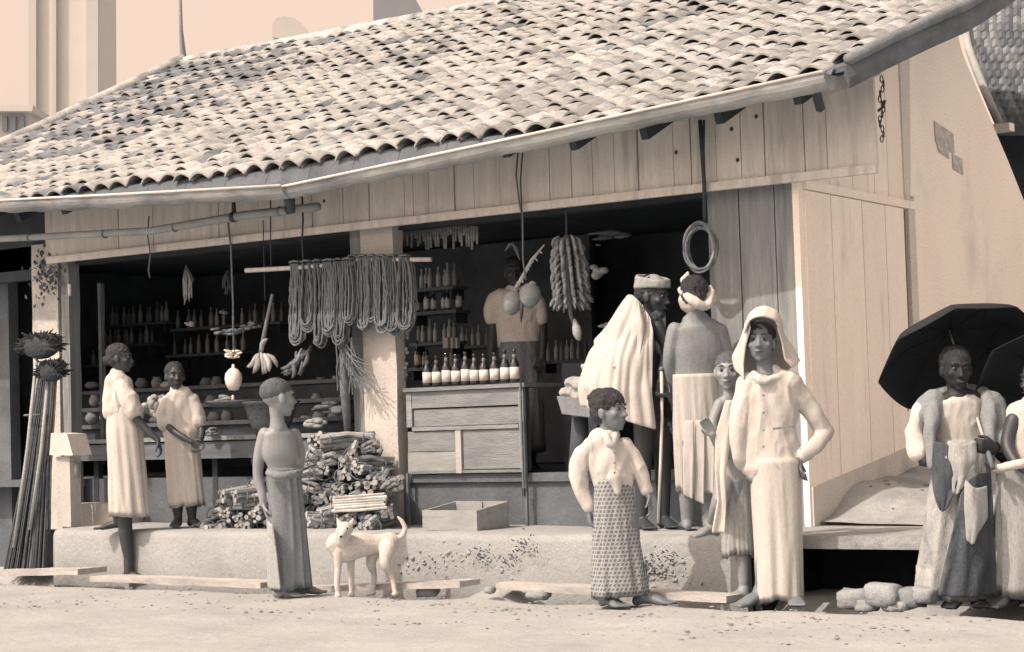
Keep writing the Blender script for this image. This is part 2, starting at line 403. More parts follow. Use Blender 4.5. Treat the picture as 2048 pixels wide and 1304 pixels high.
# ------------------------------------------------------------------ roof
SL=.45; EY=-.60; RY=3.52; XL=-8.55
def eavez(x): return 2.90+.10*max(0,(x+1.8)/2.2)**2*.9+.012*math.sin(x*2.1)
def roofz(x,y): 
    t=(y-EY); return eavez(x)*(1-min(1,t/3))+2.93*min(1,t/3)+SL*t+.02*noise.noise(Vector((x*.7,y*.9,0)))-.03*math.sin(math.pi*min(1,t/4.1))
def vergex(y): return .66+.30*min(.95,max(0,(y-EY)))
mb=MB(); vs=[];fs=[];NX,NY=60,20
for j in range(NY+1):
    y=EY+.02+(RY-EY-.02)*j/NY
    for i in range(NX+1):
        x=XL+(vergex(y)-.02-XL)*i/NX; vs.append((x,y,roofz(x,y)-.035))
for j in range(NY):
    for i in range(NX): a=j*(NX+1)+i; fs.append((a,a+1,a+NX+2,a+NX+1))
n0=len(vs); vs+=[(a,b,c-.03) for a,b,c in vs]; fs+=[tuple(i+n0 for i in f)[::-1] for f in fs]
for i in range(NX): fs.append((i,i+n0,i+1+n0,i+1))
for j in range(NY): a=j*(NX+1)+NX; fs.append((a,a+n0,a+NX+1+n0,a+NX+1))
mb.add(vs,fs); roof=sp('roof',mb,tile_dark)
# back slope, closing the roof behind the ridge
mb=MB(); mb.prism([(XL,RY,4.72),(-1.5,RY,4.72),(-1.9,7.6,2.9),(XL,7.6,2.9)],(0,0,-.05)); link('back_slope',mb.mesh('back_slope',tile_dark),roof)
TP=.165; EXP_=.158; TLn=.235; ang=math.atan(SL)
def tilemesh(seed):
    rnd=random.Random(seed); n=8; th=.013; A=.036*rnd.uniform(.85,1.1); vs=[];fs=[]
    for L_ in (0,1):
        for u in range(n+1):
            q=u/n; x=(q-.5)*TP*1.06; z=A*1.45*math.sin(math.pi*q)**.95*(1.0 if L_==0 else .84)
            vs.append((x,L_*TLn,z)); vs.append((x,L_*TLn,z-th))
    m_=2*(n+1)
    for u in range(n):
        fs.append((2*u,2*u+2,m_+2*u+2,m_+2*u)); fs.append((2*u+1,m_+2*u+1,m_+2*u+3,2*u+3)); fs.append((2*u,2*u+1,2*u+3,2*u+2))
    fs.append((2*n,2*n+1,m_+2*n+1,m_+2*n)); fs.append((0,m_,m_+1,1))
    mb=MB(); mb.add(vs,fs); me=mb.mesh('roof_tile',tile_m); 
    fl=[False]*len(me.polygons)
    for u in range(n): fl[3*u]=True
    me.polygons.foreach_set('use_smooth',fl); return me,vs,fs
TM=[tilemesh(i) for i in range(6)]
slots=[]
rows=int((RY-EY)/(EXP_*math.cos(ang)))
for r_ in range(rows+1):
    y=EY-.03+r_*EXP_*math.cos(ang)
    c=0; x=XL+.05
    while x<vergex(y)-.09:
        slots.append((x+random.gauss(0,.006)+(.0 if r_%2 else .004),y+random.gauss(0,.010),r_)); x+=TP
def tpos(x,y,r_):
    z=roofz(x,y)-.022+abs(random.gauss(0,.006))
    e=Matrix.Rotation(random.gauss(0,.035),4,'Z')@Matrix.Rotation(ang-.10+random.gauss(0,.03)+(.05 if random.random()<.1 else 0),4,'X')@Matrix.Rotation(random.gauss(0,.04),4,'Y')
    return Vector((x,y,z)),e
slots.sort(key=lambda s:(Vector((s[0],s[1],3))-CAM).length)
big=MB()
def seen(s_):
    p=Vector((s_[0],s_[1],roofz(s_[0],s_[1]))); Z=depth(p); return 0<1024+FPX*(p-CAM).dot(RT)/Z<2048 and 0<652-FPX*(p-CAM).dot(UP)/Z
vis=[s_ for s_ in slots if seen(s_)]; near=set(vis[:300])
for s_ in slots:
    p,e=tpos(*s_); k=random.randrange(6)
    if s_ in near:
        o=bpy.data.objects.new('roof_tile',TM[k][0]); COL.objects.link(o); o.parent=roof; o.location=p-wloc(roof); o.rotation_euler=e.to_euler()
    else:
        big.add([e@Vector(v)+p for v in TM[k][1]],TM[k][2],1 if random.random()<(.07 if not (s_[0]<-6.2 and s_[1]>.4) else .55) else 0)  # darker tiles at random, more of them in the upper-left patch
o=big.build('roof_tiles',[M('sunbleached far tile',.41,.4,4.5,stain=.5,stainL=.18,bump=.4,bscale=45,stscale=3.5),M('darker far tile',.21,.4,4.5,stain=.5,stainL=.10,bump=.4,bscale=45,stscale=3.5)],roof); o['kind']='stuff'
for p_ in o.data.polygons: pass
# ridge caps
mb=MB()
x=XL
while x<1.6:
    mb.tube([(x,RY,4.74),(x+.34,RY,4.755)],[.085,.075],8); x+=.3
link('ridge_cap',mb.mesh('ridge_cap',tile_m,True),roof)
# verge capping: mortar roll and bargeboard
vp=[Vector((vergex(y)+.0,y,roofz(vergex(y),y)+.0)) for y in np.linspace(EY-.03,RY,14)]
link('verge_mortar',MB().tube(vp,[.034]*14,8).mesh('verge_mortar',M('verge mortar',.22,.3,5,stain=.3,stainL=.1,bump=.6),True),roof)
for a,b_ in zip(vp,vp[1:]): pass
link('bargeboard',MB().tube([v+Vector((-.01,0,-.095)) for v in vp],[(.02,.062)]*14,4,ref=(1,0,0)).mesh('bargeboard',M('dark bargeboard',.15,.3,5,stain=.3,stainL=.07)),roof)
vpl=[Vector((XL,y,roofz(XL,y))) for y in np.linspace(EY,RY,8)]
link('verge_mortar',MB().tube(vpl,[.07]*8,8).mesh('verge_mortar',tile_m,True),roof)
# rafters under the eave
for i in range(18):
    x=-8.2+i*.5; 
    mb=MB(); mb.beam((x,EY+.06,roofz(x,EY)-.13),(x,.3,roofz(x,.3)-.13),.05,.07); link('rafter',mb.mesh('rafter',wood_dark),roof)
link('wall_plate',MB().beam((-8.4,-.02,3.0),(.4,-.02,3.0),.09,.12).mesh('wall_plate',wood_dark),roof)
# boards behind eave, shaped to close the gap where sun reached the fascia
def gutz(x):
    pts=[(gc_.x,gc_.z),(gd_.x,gd_.z),(gb_.x,gb_.z+.0)]
    for (xa,za),(xb,zb) in zip(pts,pts[1:]):
        if x<=xb or xb==pts[-1][0]: return za+(zb-za)*(x-xa)/(xb-xa)
ga_=W(572,378,'y',-.74); gb_=W(1660,148,'y',-.74); gc_=W(-90,408,'y',-.77); gd_=W(578,374,'y',-.77)
for k in range(24):
    x0=-8.5+k*.3775; x1=x0+.374
    me=MB().prism([(x0,-.685,gutz(x0)-.035),(x1,-.685,gutz(x1)-.035),(x1,-.60,roofz(x1,-.6)-.035),(x0,-.60,roofz(x0,-.6)-.035)],(0,.015,.006)).mesh('eave_board',M('dusty eave board',.13,.3,5,stain=.2,stainL=.06)); link('eave_board',me,roof)
# gutters (half-round troughs)
def gutter(a,b,r0,r1,name='gutter',sag=.02):
    mb=MB(); n=10; N=60; vs=[];fs=[]; th=.012
    a=Vector(a);b=Vector(b)
    for i in range(N+1):
        t=i/N; p=a.lerp(b,t)+Vector((0,0,-sag*math.sin(math.pi*t)+.010*noise.noise(Vector((t*14,1,r0*9)))+.005*noise.noise(Vector((t*50,2,r0*9))))); r_=(r0+(r1-r0)*t)*(1+.07*noise.noise(Vector((t*22,7,r0))))
        for rr_ in (r_,r_-th):
            for k in range(n+1):
                an=math.pi+math.pi*k/n; vs.append(p+Vector((0,math.cos(an)*rr_,math.sin(an)*rr_*1.05)))
    m_=2*(n+1)
    for i in range(N):
        for k in range(n):
            fs.append((i*m_+k,(i+1)*m_+k,(i+1)*m_+k+1,i*m_+k+1)); q=n+1
            fs.append((i*m_+q+k,i*m_+q+k+1,(i+1)*m_+q+k+1,(i+1)*m_+q+k))
        fs.append((i*m_,i*m_+n+1,(i+1)*m_+n+1,(i+1)*m_)); fs.append((i*m_+n,(i+1)*m_+n,(i+1)*m_+2*n+1,i*m_+2*n+1))
    fs.append(tuple(range(n+1))+tuple(range(2*n+1,n,-1))[:0]) if 0 else None
    for i in (0,N):
        fs.append(tuple(i*m_+k for k in range(n+1)))
    mb.add(vs,fs); return sp(name,mb,gutter_m,smooth=False)
GY=-.74
ga=W(572,378,'y',GY); gb=W(1660,148,'y',GY)
gutter(ga,gb,.068,.078,sag=.0)
gc=W(-90,408,'y',GY-.03); gd=W(578,374,'y',GY-.03)
gutter(gc,gd,.075,.07,sag=.01)
# rolled front lip of the gutters
for a,b_ in ((ga,gb),(gc,gd)):
    mb=MB(); mb.tube([a+Vector((0,-.075,.004)),a.lerp(b_,.5)+Vector((0,-.08,.0)),b_+Vector((0,-.08,.004))],.009,6); sp('gutter_lip',mb,M('gutter lip',.6,.1,8),fix=False,smooth=True)
# bracket at the joint of the two gutters
sp('gutter_bracket',MB().tube([W(575,370,'y',GY),W(580,405,'y',GY+.02),W(585,425,'y',GY+.05)],[.05,.035,.02],8),wood_dark,fix=False)
sp('gutter_bracket',MB().tube([W(1630,175,'y',GY),W(1640,215,'y',GY+.3)],[.03,.03],6),wood_dark,fix=False)
# ------------------------------------------------------------------ side wall
side=[(0,0,.42),(0,3.49,.42),(0,3.62,1.9),(0,3.50,2.60),(0,3.22,2.88),(0,3.0,3.08),(0,2.70,3.35),(0,2.48,3.56),(0,2.3,3.9),(0,0,2.98)]
side=[(0,1.47,.42)]+side[1:9]+[(0,1.47,3.50)]
mb=MB(); mb.prism(side,(-.08,0,0)); sp('side_wall',mb,plaster)
mb=MB(); mb.prism([(0,0,.42),(0,1.46,.42),(0,1.46,3.50),(0,0,3.0)],(-.05,0,0)); 
mb.v=[(v[0]-.02,v[1],v[2]) for v in mb.v]
sw=sp('board_wall',mb,M('lath backing',.3,.1,5))
lintz=lambda y:2.452-.012*y
# boards above the lintel
ys=[.0,.20,.41,.52,.72,.93,1.02,1.22,1.46]
for a,b_ in zip(ys,ys[1:]):
    link('board',MB().prism([(.0,a+.004,lintz(a)+.03),(.0,b_-.004,lintz(b_)+.03),(.0,b_-.004,min(3.42,3.0+.42*b_)),(.0,a+.004,3.0+.42*a-.02)],(-.018,0,0)).mesh('board',wood_white),sw)
dr=sp('side_door',MB().box((-.005,.745,1.42),(.02,1.37,1.96)),M('door gap',.10,.1,5))
pxs=[1608,1660,1722,1768,1806]
for a,b_ in zip(pxs,pxs[1:]):
    y0=W(a,600,'x',0).y; y1=W(b_,600,'x',0).y
    link('board',MB().prism([(.012,y0+.005,.60+.1*y0),(.012,y1-.005,.60+.1*y1),(.012,y1-.005,lintz(y1)-.03),(.012,y0+.005,lintz(y0)-.03)],(.018,0,0)).mesh('board',wood_white),dr)
sp('door_lintel',MB().beam((.02,.02,lintz(0)),(.02,1.50,lintz(1.5)),.05,.055,upv=Vector((1,0,0))),wood_white)
sp('door_frame',MB().box((.01,1.475,1.5),(.05,.09,1.95)),M('dull door jamb',.62,.06,5))
sp('corner_post',MB().box((.0,.0,1.5),(.04,.07,2.1)),wood_white)
sp('wall_shadow',MB().prism([(.012,1.44,2.5),(.012,1.52,2.5),(.012,1.60,3.5),(.012,1.44,3.45)],(-.02,0,0)),M('dull wall streak',.66,.05,5))  # dull wedge shaped as the shadow streak down the wall
bx('wall_strip',-.02,.02,1.535,1.56,.75,2.5,M('dull wall streak',.66))
# dado band along the foot of the side wall
mb=MB(); mb.prism([(.035,-.02,.40),(.035,3.6,.55),(.035,3.6,1.12),(.035,1.5,.93),(.035,-.02,.70)],(-.04,0,0)); sp('dado',mb,M('patched dado plaster',.60,.12,3,stain=.25,stainL=.3,bump=.5,bscale=25))
# earth bank in front of the side wall
mb=MB(); vs=[];fs=[];a_=26;b2=34
for j in range(b2+1):
    y=.05+3.9*j/b2
    for i in range(a_+1):
        x=.03+3.6*i/a_; s_=min(1,x/1.2)
        z=(.66+.075*y)*(1-s_)+(PT+.01+.05*y)*s_ + .035*noise.noise(Vector((x*4,y*4,0)))+.015*noise.noise(Vector((x*13,y*13,3)))
        if y<.12: z=PT+(z-PT)*.15
        elif y<.5: z=PT+(z-PT)*(.15+.85*(y-.12)/.38)
        vs.append((x,y,z))
for j in range(b2):
    for i in range(a_): k=j*(a_+1)+i; fs.append((k,k+1,k+a_+2,k+a_+1))
mb.add(vs,fs); tag(mb.build('earth_bank',earth_dark,smooth=True),kind='structure')
mb=MB(); mb.box((3.0,-.3,.25),(2.2,.9,.5),jit=.01); tag(mb.build('pavement',earth_dark),kind='structure')
# ------------------------------------------------------------------ rear wing with its striped roof
wing=thing('rear_wing',tuple(Vector((PZ(2060,900,15.6).x,PZ(2060,900,15.6).y,GZ))),'dark rear building with rows of small tiles beside the whitewashed gable','building')
ZE=15.0; zE=PZ(2030,248,ZE).z; PT_=.62
def wp(px,py):                                   # a point on the tiled slope seen at px,py
    lo,hi=ZE-3,ZE+30
    for _ in range(40):
        m_=(lo+hi)/2; q=PZ(px,py,m_)
        if q.z>zE+PT_*(m_-ZE): lo=m_
        else: hi=m_
    return PZ(px,py,m_)
rowm=[M('rear wing tile %d'%i,(.16,.22,.12)[i],.3,9,stain=.4,stainL=.06,bump=.5) for i in range(3)]
lft=lambda py: 1930+70*max(0,min(1,(py-75)/180))**1.15
wr=link('roof',MB().prism([wp(lft(-40),-40),wp(lft(90),90),wp(lft(170),170),wp(lft(250),250),wp(2240,250),wp(2240,-40)],(0,0,-.08)).mesh('roof',tile_dark),wing)
mbs=[MB(),MB(),MB()]; rn=random.Random(3); py=252
while py>-30:
    px=lft(py)
    while px<2200:
        a_=wp(px,py); b_=wp(px+15.5,py); c_=wp(px+15.5,py-19); d_=wp(px,py-19); up=Vector((0,0,1)); m0=a_.lerp(b_,.5)+up*.035; m1=d_.lerp(c_,.5)+up*.02
        a2=a_+up*.012;b2_=b_+up*.012; mbs[rn.randrange(3)].add([a2,m0,b2_,c_,m1,d_,a_-up*.01,b_-up*.01],[(0,1,4,5),(1,2,3,4),(0,6,7,2,1)]); px+=16
    py-=15.5
for k in range(3): o=link('wing_tiles',mbs[k].mesh('wing_tiles',rowm[k]),wr); o['kind']='stuff'
link('verge_board',MB().tube([wp(lft(q),q)+Vector((0,0,.02)) for q in (20,60,100,140,180,220,254)],[.035]*7,6).mesh('verge_board',M('pale verge',.36,.2,5),True),wing)
q=PZ(2006,256,14.9); link('corbel',MB().box(q,(.14,.1,.06)).mesh('corbel',plaster),wing)
w0=PZ(1960,262,15.45); me=MB().prism([PZ(1900,262,15.5),PZ(2400,262,15.5),PZ(2400,1000,15.5),PZ(1900,1000,15.5)],FH*.2).mesh('wall',wood_dark); fixn(me); link('wall',me,wing)  # dark wall colour carries the shade under the wing's eave
# ------------------------------------------------------------------ notices on the side wall
def wallpaper_sheet(pts,label):
    ps=[W(a,b_,'x',.004) for a,b_ in pts]; c=sum(ps,Vector())/len(ps); mb=MB()
    mb.prism([p-c for p in ps],(.004,0,0)); me=mb.mesh('wall_notice',paper_m); fixn(me); o=link('wall_notice',me,None,c); tag(o,label,'notice')
wallpaper_sheet([(1868,242),(1906,268),(1908,308),(1871,284)],'large faded paper notice pasted high on the white side wall')
wallpaper_sheet([(1873,286),(1896,296),(1898,318),(1878,304)],'smallest paper scrap pasted directly below the large notice')
wallpaper_sheet([(1904,308),(1924,318),(1926,350),(1906,338)],'small upright paper notice at the lower right of the notices')

# ------------------------------------------------------------------ building next door on the far left, distant town
nb=thing('neighbour_shop',(-10.5,0,GZ),'dark shopfront next door at the left edge','building')
link('wall',MB().box((-10.6,.6,1.5),(4.0,.1,2.8)).mesh('wall',interior),nb)
def far(name,label,pts,mat,Z,dep,part='wall'):
    c=PZ(pts[0][0],1000,Z); t=thing(name,(c.x,c.y,GZ),label,'building' if name!='mast' else 'mast')
    ps=[PZ(a,b_,Z) for a,b_ in pts]; me=MB().prism(ps,FH*dep).mesh(part,mat); fixn(me); link(part,me,t); return t
t=far('white_tower','tall pale tower with flat pilasters rising beyond the roof at upper left',[(57,-160),(192,-160),(196,900),(57,900)],M('tower wall',.56,.04,.4,bump=0),60,3)  # tower tone near the sky's, haze included in the colour
for a,b_ in ((57,72),(104,112),(172,196)):
    me=MB().prism([PZ(a,-160,59.8),PZ(b_,-160,59.8),PZ(b_,900,59.8),PZ(a,900,59.8)],FH*.2).mesh('pilaster',far_d); fixn(me); link('pilaster',me,t)
t=far('distant_block','low grey block at the left edge behind the roof slope',[(-60,214),(58,214),(62,900),(-60,900)],far_d,48,3)
me=MB().prism([PZ(-65,210,47.7),PZ(66,210,47.7),PZ(64,222,47.7),PZ(-65,222,47.7)],FH*3.4).mesh('cornice',far_m); fixn(me); link('cornice',me,t)
for k in range(3):
    me=MB().prism([PZ(4+k*17,232,47.9),PZ(14+k*17,232,47.9),PZ(14+k*17,262,47.9),PZ(4+k*17,262,47.9)],FH*.09).mesh('window',far_k); fixn(me); link('window',me,t)
arc=[(545+0,90)]+[(545+80*q,37+0*q) for q in ()]
arc=[(545,92),(545,46),(553,36),(568,32),(588,36),(603,46),(615,60),(622,74),(628,86)]
t=far('arched_gable','small round-topped gable of a distant roof left of the dark gable',arc+[(628,900),(545,900)],far_d,70,4)
me=MB().prism([PZ(545,74,69.7),PZ(545,66,69.7),PZ(620,84,69.7),PZ(622,92,69.7)],FH*.25).mesh('eave',far_m); fixn(me); link('eave',me,t)
t=far('dark_gable','grey sloping gable cut by the top edge above the ridge',[(746,-60),(796,-60),(858,44),(880,900),(752,900)],far_k,40,4)
ms=thing('mast',tuple(PZ(366,900,30)),'slender dark mast with a thicker foot rising from behind the ridge','mast')
link('pole',MB().tube([PZ(367,300,30),PZ(366,110,30),PZ(362,60,30),PZ(359,-60,30)],[.055,.05,.03,.02],8).mesh('pole',far_k,True),ms)

# ================================================================== people
def orient(fdir,up=ZUP):
    f=Vector(fdir).normalized(); r_=f.cross(up).normalized(); u=r_.cross(f); return Matrix((r_,f,u)).transposed()   # x right, y forward, z up
class Person:
    def __init__(s,foot,Z=None,gz=GZ,yplane=None,label='',skin=skin_m,name='person',group=None):
        p=W(foot[0],foot[1],'y',yplane) if yplane is not None else W(foot[0],foot[1],'z',gz)
        s.Z=depth(p) if Z is None else Z; p=PZ(foot[0],foot[1],s.Z)
        s.t=thing(name,(p.x,p.y,gz),label,'person'); s.b=MB(); s.skin=skin; s.k=s.Z/FPX; s.shrink=.84; s.tmax=9999
    def P(s,x,y,d=0): return PZ(x,y,s.Z+d)
    def limb(s,pts,rad,mb=None,ref=None): (mb or s.b).limb([s.P(*p) for p in pts],rad,ref=ref)
    def dirv(s,yw,pt=0):
        a=math.radians(yw); e=math.radians(pt); return (-FH*math.cos(a)+R0*math.sin(a))*math.cos(e)+ZUP*math.sin(e)
    def head(s,x,y,yw,pt=0,h=.215,d=0,tilt=0,hair=hair_m,hairtype='short',old=False):
        c=s.P(x,y,d); f=s.dirv(yw,pt); R=orient(f)@Matrix.Rotation(math.radians(tilt),3,'Y'); k=h/.215; s.hc=c; s.hR=R; s.hk=k
        def e(o,r_,rot=None): s.b.ell(c+R@(Vector(o)*k),tuple(q*k for q in r_),R if rot is None else R@rot,n=16,m_=10)
        e((0,-.012,.028),(.071,.090,.078)); e((0,.012,-.02),(.062,.072,.075)); e((0,.025,-.058),(.047,.052,.042)); e((0,.05,-.088),(.022,.02,.018))
        e((0,.083,-.012),(.012,.012,.030),Matrix.Rotation(.28,3,'X')); e((0,.094,-.030),(.014,.014,.010)); e((.010,.085,-.034),(.009,.010,.007)); e((-.010,.085,-.034),(.009,.010,.007))
        e((0,.072,.022),(.048,.014,.008)); e((0,.077,-.055),(.021,.010,.006)); e((0,.075,-.066),(.018,.010,.007))
        for q in (-1,1):
            e((q*.040,.055,-.022),(.018,.018,.018)); e((q*.072,-.005,-.012),(.009,.020,.030),Matrix.Rotation(.1,3,'X'))
            mb=MB(); mb.ell(c+R@(Vector((q*.027,.071,.004))*k),(.0125*k,.008*k,.0085*k),R,n=10,m_=6); o=link('eye',mb.mesh('eye',eye_w,True),s.t)
            mb=MB(); mb.ell(c+R@(Vector((q*.027,.0765,.004))*k),(.0062*k,.005*k,.0065*k),R,n=8,m_=6); link('iris',mb.mesh('iris',eye_d,True),o)
            mb=MB(); mb.tube([c+R@(Vector((q*.012,.085,.024))*k),c+R@(Vector((q*.028,.083,.030))*k),c+R@(Vector((q*.044,.070,.024))*k)],[.003*k,.0045*k,.002*k],6); link('eyebrow',mb.mesh('eyebrow',hair_m,True),s.t)
        mb=MB(); mb.tube([c+R@(Vector((-.021,.082,-.059))*k),c+R@(Vector((0,.091,-.0605))*k),c+R@(Vector((.021,.082,-.059))*k)],[.002*k,.0042*k,.002*k],6); link('mouth',mb.mesh('mouth',lip_m,True),s.t)
        if hair:
            mb=MB()
            def he(o,r_): mb.ell(c+R@(Vector(o)*k),tuple(q*k for q in r_),R,n=20,m_=12)
            if hairtype=='short': he((0,-.020,.040),(.077,.092,.076)); he((0,-.045,.0),(.070,.062,.065))
            if hairtype=='thick':
                he((0,-.018,.044),(.084,.099,.078)); he((0,-.045,.0),(.076,.066,.07))
                for q in range(26):
                    a=random.uniform(0,6.28); b_=random.uniform(.1,1.2); he((.078*math.cos(a)*math.cos(b_),-.018+.09*math.sin(a)*math.cos(b_)-.01,.045+.07*math.sin(b_)),(.018,.018,.014))
            if hairtype=='bun': he((0,-.020,.040),(.077,.092,.074)); he((0,-.04,.0),(.072,.066,.065)); he((0,-.105,-.01),(.035,.03,.035))
            if hairtype=='shaved': he((0,-.016,.036),(.073,.092,.0745))
            if hairtype!='shaved': remesh(mb,'hair',hair,s.t,.007,1,fold=.006,fscale=30,fstretch=(1,1,1))
            else: remesh(mb,'hair',hair,s.t,.007,2)
    def neck(s,x,y,r_=.05,d=0): 
        a=s.hc+s.hR@(Vector((0,-.02,-.03))*s.hk); s.b.limb([a,a.lerp(s.P(x,y,d),.5),s.P(x,y,d)],[r_*.95,r_*.9,r_*1.15])
    def torso(s,secs,ratio=.6,mb=None,yw=0,d=0):       # secs: (y, xl, xr[, ratio])
        pts=[];rad=[]
        if mb is None and s.shrink!=1: secs=[(q[0],(q[1]+q[2])/2-(q[2]-q[1])/2*s.shrink,(q[1]+q[2])/2+(q[2]-q[1])/2*s.shrink)+tuple(q[3:]) for q in secs if q[0]<s.tmax]
        for q in secs:
            pts.append(s.P((q[1]+q[2])/2,q[0],d)); w_=(q[2]-q[1])/2*s.k; r2=q[3] if len(q)>3 else ratio; rad.append((w_,w_*r2))
        a=math.radians(yw); (mb or s.b).limb(pts,rad,n=20,ref=R0*math.cos(a)+FH*math.sin(a))
    def hand(s,wr,tip,k=1.0,curl=.5,side=1,pal=None,mb=None):
        wr=s.P(*wr); tip=s.P(*tip); dr=(tip-wr).normalized(); pal=Vector(pal) if pal is not None else -FH*1.0
        wd=dr.cross(pal).normalized()*side; pn=wd.cross(dr)*side; mb=mb or s.b
        L=.085*k; mb.limb([wr,wr+dr*L*.5,wr+dr*L],[(.024*k,.016*k),(.034*k,.014*k),(.037*k,.012*k)],ref=wd)
        for i,(o,ln) in enumerate(((-.028,.062),(-.0095,.070),(.0095,.066),(.027,.052))):
            b0=wr+dr*L*.93+wd*o*k; q=curl; seg=ln*k/2.2
            d1=(dr*math.cos(q*.6)+pn*math.sin(q*.6)); d2=(dr*math.cos(q*1.5)+pn*math.sin(q*1.5)); d3=(dr*math.cos(q*2.3)+pn*math.sin(q*2.3))
            p1=b0+d1*seg; p2=p1+d2*seg*.8; p3=p2+d3*seg*.6
            mb.limb([b0,p1,p2,p3],[.0085*k,.008*k,.0075*k,.0065*k],n=8,sub=2)
        t0=wr+dr*L*.3-wd*.025*k; mb.limb([t0,t0+(dr*.7-wd*.55+pn*.35)*.035*k,t0+(dr*.9-wd*.35+pn*.55)*.062*k],[.011*k,.010*k,.008*k],n=8,sub=2)
    def foot(s,ankle,toe,k=1.0,d=0):                   # ankle px, toe px; both on the ground plane of the figure
        a=s.P(*ankle); t=s.P(*toe); v=(t-a); v.z=0; v.normalize(); L=.19*k; sd_=v.cross(ZUP); g=s.fz
        a2=Vector((a.x,a.y,max(a.z,g+.075*k))); heel=Vector((a.x,a.y,g+.028*k))-v*.035*k
        s.b.limb([a2,Vector((a.x,a.y,g+.05*k)),heel],[.032*k,.034*k,.026*k])
        m_=Vector((a.x,a.y,g+.038*k))+v*.05*k; b_=Vector((a.x,a.y,g+.02*k))+v*.115*k
        s.b.limb([Vector((a.x,a.y,g+.045*k)),m_,b_],[(.03*k,.034*k),(.034*k,.028*k),(.044*k,.018*k)],ref=sd_)
        for i,(o,ln,r_) in enumerate(((-.032,.048,.012),(-.013,.046,.0095),(.003,.042,.009),(.018,.036,.0085),(.032,.028,.008))):
            p=b_+sd_*o*k; s.b.limb([p,p+v*ln*k+Vector((0,0,-.004))],[r_*k,r_*k*.9],n=8,sub=2)
    def done(s,vox=.0065,name='body'): 
        s.body=remesh(s.b,name,s.skin,s.t,vox,2); return s
    def skirt(s,secs,mat,name='sarong',ratio=.62,folds=11,amp=.05,ph=0,yw=0,n=96,d=0,asym=0,seed=1):
        # secs: (y, xl, xr); lofted cloth with folds deepening to the hem; closed on the inside
        rnd=random.Random(seed); a=math.radians(yw); X=R0*math.cos(a)+FH*math.sin(a); Y=ZUP.cross(X)
        P=[];Rr=[]
        for i in range(len(secs)-1):
            for k in range(7):
                t=k/7; A=secs[i];B=secs[i+1]; t2=t
                P.append([A[j]*(1-t2)+B[j]*t2 for j in (0,1,2)])
        P.append(list(secs[-1][:3])); N=len(P); vs=[];uv=[];fs=[]
        fr=[(rnd.uniform(.6,1),rnd.randint(3,5),rnd.uniform(0,6.28)),(rnd.uniform(.4,.8),rnd.randint(7,9),rnd.uniform(0,6.28)),(rnd.uniform(.3,.5),rnd.randint(folds,folds+4),rnd.uniform(0,6.28))]
        wob=[rnd.uniform(0,6.28) for _ in range(3)]
        for i,(y,xl,xr) in enumerate(P):
            t=i/(N-1); c=s.P((xl+xr)/2,y,d); w_=(xr-xl)/2*s.k; rr_=ratio*1.15
            for k in range(n+1):
                th=2*math.pi*k/n
                f=sum(A*math.cos(F*th+p_+1.1*math.sin(t*3+wob[q])) for q,(A,F,p_) in enumerate(fr))
                fold=-abs(f)*amp*1.7*(.25+1.0*t)+amp*.6
                m_=1+fold
                sq=(abs(math.cos(th))**2.4+abs(math.sin(th))**2.4)**(-1/2.4)
                v=c+X*(w_*math.cos(th)*m_*sq)+Y*(w_*rr_*math.sin(th)*m_*sq)
                v.z+=(.010*math.sin(2*th+wob[0])+.006*f)*t
                vs.append(v); uv.append((th*w_*.9,v.z))
        M_=n+1
        for i in range(N-1):
            for k in range(n): fs.append((i*M_+k,i*M_+k+1,(i+1)*M_+k+1,(i+1)*M_+k))
        # inner turn-in at the hem and closed top
        o=len(vs)
        for k in range(n+1):
            c=s.P((P[-1][1]+P[-1][2])/2,P[-1][0],d); v=vs[(N-1)*M_+k]; vs.append(c+(v-c)*.93+Vector((0,0,.02))); uv.append((0,0))
        for k in range(n+1):
            c=s.P((P[-1][1]+P[-1][2])/2,P[-1][0],d); v=vs[(N-1)*M_+k]; vs.append(c+(v-c)*.90+Vector((0,0,.16))); uv.append((0,0))
        for q in (0,1):
            a0=(N-1)*M_ if q==0 else o
            for k in range(n): fs.append((a0+k,a0+k+1,(o+q*M_)+k+1,(o+q*M_)+k))
        fs.append(tuple(range(o+M_,o+M_+n))); fs.append(tuple(range(n))[::-1])
        mb=MB(); mb.add(vs,fs); me=mb.mesh(name,mat,True); ul=me.uv_layers.new(name='uv')
        for lp in me.loops: ul.data[lp.index].uv=uv[lp.vertex_index]
        fixn(me); me.polygons.foreach_set('use_smooth',[True]*len(me.polygons)); return link(name,me,s.t)
    def cloth(s,mb,name,mat,vox=.007,fold=.010,fs=9,st=(1,1,.4),sm=3): return remesh(mb,name,mat,s.t,vox,sm,fold,fs,st)
    def drape(s,rows,mat,name='shawl',th=.012,fold=.01,fs=14,nu=24,th_in=True):
        # rows of points (list of Vectors) -> thick cloth sheet with small folds
        V=[]; 
        for r_ in rows:
            L=[]
            m_=len(r_)
            for k in range(nu+1):
                q=k/nu*(m_-1); i=min(m_-2,int(q)); t=q-i; p0=r_[max(i-1,0)];p1=r_[i];p2=r_[i+1];p3=r_[min(i+2,m_-1)]
                L.append(.5*((2*p1)+(p2-p0)*t+(2*p0-5*p1+4*p2-p3)*t*t+(3*p1-p0-3*p2+p3)*t**3))
            V.append(L)
        R2=[]
        for i in range(len(V)-1):
            for q in range(6): 
                t=q/6; R2.append([V[i][k].lerp(V[i+1][k],t) for k in range(nu+1)])
        R2.append(V[-1]); vs=[];fs_=[]; M_=nu+1
